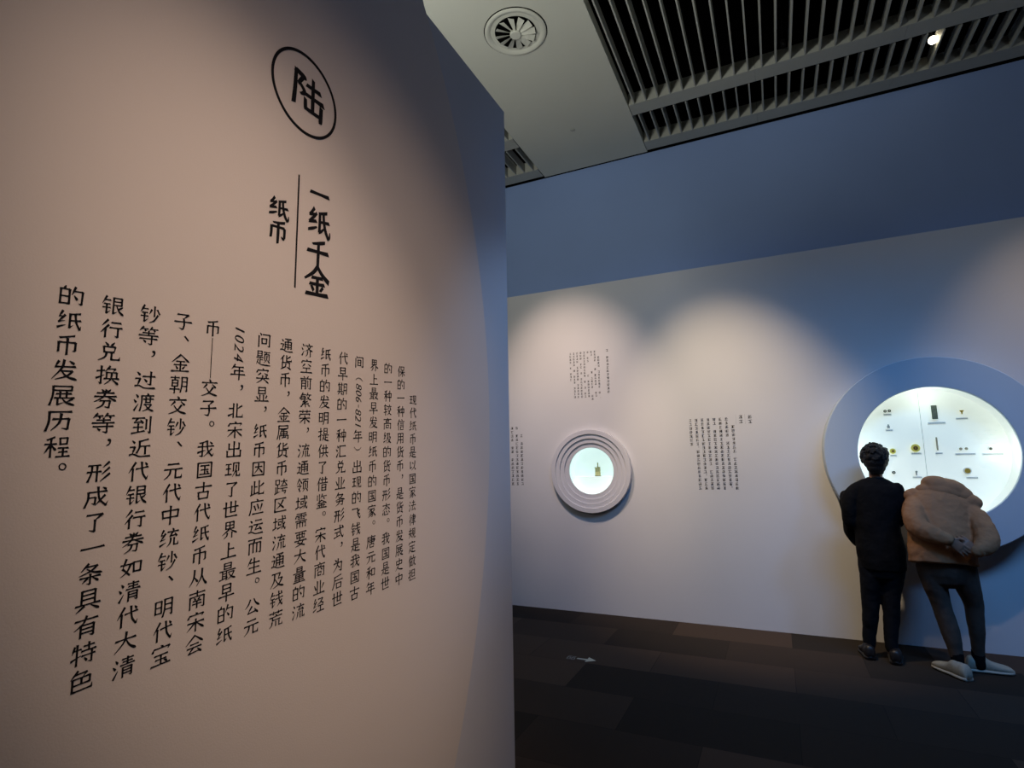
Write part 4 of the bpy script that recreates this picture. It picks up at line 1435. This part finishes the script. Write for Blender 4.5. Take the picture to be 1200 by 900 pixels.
bm = bmesh.new()                                       # long loose sweater
trunk(bm, [(.702, ya, .70, .158, .122), (.702, ya, .78, .168, .13), (.698, ya, .88, .170, .128), (.693, ya, 1.0, .160, .12), (.695, ya, 1.12, .165, .118), (.705, ya, 1.24, .175, .116), (.714, ya - .005, 1.32, .178, .100), (.717, ya - .005, 1.365, .160, .082), (.719, ya - .005, 1.392, .118, .064), (.721, ya, 1.414, .072, .056), (.722, ya, 1.424, .064, .054)], dome=1)
for sgn, rows in ((-1, [(.585, ya - .01, 1.328, .062), (.530, ya - .012, 1.262, .066), (.512, ya - .012, 1.17, .064), (.510, ya - .0, 1.075, .058), (.545, 5.49, 1.06, .052), (.600, 5.565, 1.09, .042)]),
                  (1, [(.845, ya - .005, 1.325, .062), (.852, ya - .005, 1.25, .055), (.846, ya - .005, 1.17, .048), (.843, ya - .002, 1.085, .048), (.815, 5.49, 1.075, .048), (.762, 5.565, 1.10, .040)])):
    limb(bm, rows)
limb(bm, [(.502, ya + .03, 1.275, .048), (.500, ya + .06, 1.22, .050), (.515, ya + .09, 1.12, .050), (.52, ya + .10, .98, .055), (.555, ya + .09, .90, .045)])   # coat folded over the left arm
fuse('sweater', bm, 'black_cloth', A, .006, 5, (.012, .09))
bm = bmesh.new()
tube(bm, [(.722, ya - .002, 1.395), (.722, ya + .001, 1.424)], [.064, .056], 28, [.058, .052], (1, 0, 0), 1)
obj('collar', bm, 'black_cloth', A, True)
bm = bmesh.new()
trunk(bm, [(.700, ya, .86, .14, .11), (.700, ya, .78, .150, .115), (.700, ya, .70, .150, .112)])
for rows in ([(.622, ya, .76, .090), (.614, ya + .005, .62, .080), (.600, ya + .02, .49, .068), (.590, ya + .03, .34, .060), (.572, ya + .05, .20, .051), (.563, ya + .062, .10, .047)],
             [(.782, ya, .76, .088), (.758, ya, .62, .078), (.737, ya, .49, .066), (.727, ya + .005, .34, .060), (.710, ya + .005, .20, .050), (.706, ya + .008, .10, .047)]):
    limb(bm, rows)
fuse('trousers', bm, 'black_trouser', A, .006, 5, (.010, .07))
shoe(A, (.555, 5.405, 0), (.530, 5.665, 0), .098, 'black_leather', 'black_leather', high=.105)
shoe(A, (.712, 5.350, 0), (.745, 5.612, 0), .098, 'black_leather', 'black_leather', high=.105)
# --- visitor in the tan jacket, bending towards the glass with the hands clasped behind
B0 = Vector((1.15, 5.32, 0))
B = thing('person', 'person in a tan hooded jacket bending forward with hands clasped behind the back', 'person', B0)
bm = bmesh.new()
head(bm, (1.190, 5.560, 1.290), (0, 1, -.55), (0, .75, 1), .94)
limb(bm, [(1.135, 5.41, 1.235, .055), (1.160, 5.47, 1.28, .048), (1.18, 5.51, 1.295, .048)])
trunk(bm, [(1.070, 5.255, .76, .150, .11), (1.075, 5.275, .86, .150, .11), (1.09, 5.315, .98, .145, .10), (1.11, 5.37, 1.10, .16, .10), (1.125, 5.415, 1.20, .15, .08), (1.135, 5.435, 1.25, .07, .05)])
limb(bm, [(.985, 5.26, .76, .075), (1.000, 5.27, .62, .060), (1.026, 5.286, .49, .046), (1.062, 5.285, .30, .042), (1.083, 5.275, .12, .028)])
limb(bm, [(1.165, 5.26, .76, .075), (1.205, 5.30, .62, .060), (1.233, 5.34, .49, .044), (1.243, 5.38, .30, .038), (1.242, 5.42, .12, .028)])
ell(bm, (1.060, 5.31, .050), .026, .07, .024, Matrix.Rotation(.5, 3, 'Z'))
ell(bm, (1.28, 5.432, .050), .07, .026, .024)
limb(bm, [(.965, 5.40, 1.20, .048), (.935, 5.29, 1.12, .042), (.925, 5.17, 1.055, .036), (.995, 5.10, 1.02, .032), (1.075, 5.045, .992, .023)])
limb(bm, [(1.285, 5.41, 1.16, .048), (1.315, 5.29, 1.08, .042), (1.318, 5.17, .995, .036), (1.275, 5.11, .945, .032), (1.222, 5.065, .918, .023)])
hand(bm, (1.072, 5.038, .994), (.74, .02, -.66), (0.05, -1, .12), -1, .92, .28)
hand(bm, (1.226, 5.072, .916), (-.62, -.06, .62), (.2, -1, .15), -1, .92, .50)
fuse('body', bm, 'skin', B, .005, 3)
for q in (-1, 1):
    bm = bmesh.new(); ell(bm, (1.190 + q * .030, 5.632, 1.268), .011, .008, .008); obj('eye', bm, 'eye', B, True)
bm = bmesh.new()
ell(bm, (1.19, 5.560, 1.345), .086, .085, .060)
ell(bm, (1.19, 5.510, 1.315), .078, .055, .065)
o = fuse('hair', bm, 'hair', B, .006, 3, (.012, .03))
o['label'] = 'dark hair in front of the hood'

bm = bmesh.new()                                       # padded jacket
Lj = (1, 0, -.25)
trunk(bm, [(1.058, 5.230, .795, .216, .140), (1.060, 5.240, .84, .214, .146), (1.068, 5.270, .94, .212, .146), (1.086, 5.315, 1.05, .208, .140), (1.102, 5.360, 1.14, .204, .134), (1.118, 5.398, 1.21, .206, .122), (1.130, 5.425, 1.255, .194, .106), (1.138, 5.445, 1.295, .165, .085), (1.146, 5.46, 1.325, .12, .06)], Lj, dome=1)
for rows in ([(.985, 5.405, 1.235, .072), (.940, 5.345, 1.195, .078), (.920, 5.255, 1.135, .080), (.922, 5.175, 1.070, .076), (.975, 5.105, 1.030, .066), (1.040, 5.062, 1.004, .052), (1.064, 5.048, .994, .045)],
             [(1.275, 5.41, 1.175, .072), (1.315, 5.340, 1.125, .076), (1.326, 5.250, 1.060, .076), (1.322, 5.175, .998, .073), (1.290, 5.115, .955, .068), (1.252, 5.080, .930, .053), (1.232, 5.070, .920, .045)]):
    limb(bm, rows)
ell(bm, (1.305, 5.425, 1.232), .085, .075, .075)
ell(bm, (.955, 5.425, 1.285), .070, .065, .055)
fuse('jacket', bm, 'jacket', B, .0065, 4, (.020, .075))
bm = bmesh.new()                                       # hood lying on the shoulders
Lh = Vector((1, 0, -.24)).normalized()
hr = Matrix.Rotation(.23, 3, 'Y')
ell(bm, (1.152, 5.440, 1.315), .150, .100, .075, hr)
ell(bm, (1.120, 5.450, 1.362), .105, .090, .076, hr)
ell(bm, (1.195, 5.445, 1.338), .118, .090, .076, hr)
ell(bm, (1.045, 5.430, 1.315), .075, .070, .060, hr)
ell(bm, (1.265, 5.440, 1.285), .080, .080, .070, hr)
ell(bm, (1.180, 5.500, 1.330), .120, .085, .090, hr)
tube(bm, [Vector((1.150, 5.370, 1.280)) + Lh * a - Vector((0, abs(a) * -.25, 0)) for a in (-.140, -.07, 0, .07, .140)], [.012, .017, .019, .017, .012], 14)
o = fuse('hood', bm, 'jacket', B, .006, 9, (.010, .08))
bm = bmesh.new()
for q in range(2):                                     # cuffs
    pass
tube(bm, [(1.050, 5.062, 1.002), (1.070, 5.048, .994)], [.046, .044], 20, None, None, 1)
obj('cuff', bm, 'jacket', B, True)
bm = bmesh.new()
tube(bm, [(1.243, 5.077, .926), (1.226, 5.067, .918)], [.046, .044], 20, None, None, 1)
obj('cuff', bm, 'jacket', B, True)
bm = bmesh.new()
tube(bm, [(1.074, 5.038, .992), (1.086, 5.036, .982)], [.032, .032], 20, [.026, .026], None, 1)
obj('watch', bm, 'watch', B, True)['label'] = 'dark wrist band'
bm = bmesh.new()                                       # leggings
trunk(bm, [(1.070, 5.255, .88, .150, .115), (1.070, 5.255, .80, .165, .125), (1.070, 5.262, .73, .160, .118)])
limb(bm, [(.985, 5.26, .78, .095), (.995, 5.265, .66, .083), (1.022, 5.285, .52, .066), (1.045, 5.29, .40, .062), (1.064, 5.285, .29, .060), (1.078, 5.28, .18, .046), (1.083, 5.275, .13, .040)])
limb(bm, [(1.165, 5.26, .78, .100), (1.195, 5.290, .66, .084), (1.232, 5.335, .52, .064), (1.238, 5.36, .40, .056), (1.243, 5.38, .29, .050), (1.243, 5.405, .18, .041), (1.242, 5.415, .13, .038)])
fuse('leggings', bm, 'legging', B, .006, 5, (.006, .06))
for ax, ay in ((1.083, 5.275), (1.242, 5.42)):
    bm = bmesh.new()
    tube(bm, [(ax, ay, .055), (ax, ay, .10), (ax, ay - .002, .150)], [.042, .040, .041], 18)
    obj('sock', bm, 'black_cloth', B, True)
shoe(B, (1.118, 5.170, 0), (.968, 5.440, 0), .105, 'shoe', 'sole', 'cream chunky sneaker', .108)
shoe(B, (1.165, 5.430, 0), (1.450, 5.455, 0), .105, 'shoe', 'sole', 'cream chunky sneaker turned sideways', .108)

bpy.data.objects.remove(_fo)
bpy.data.curves.remove(_fc)
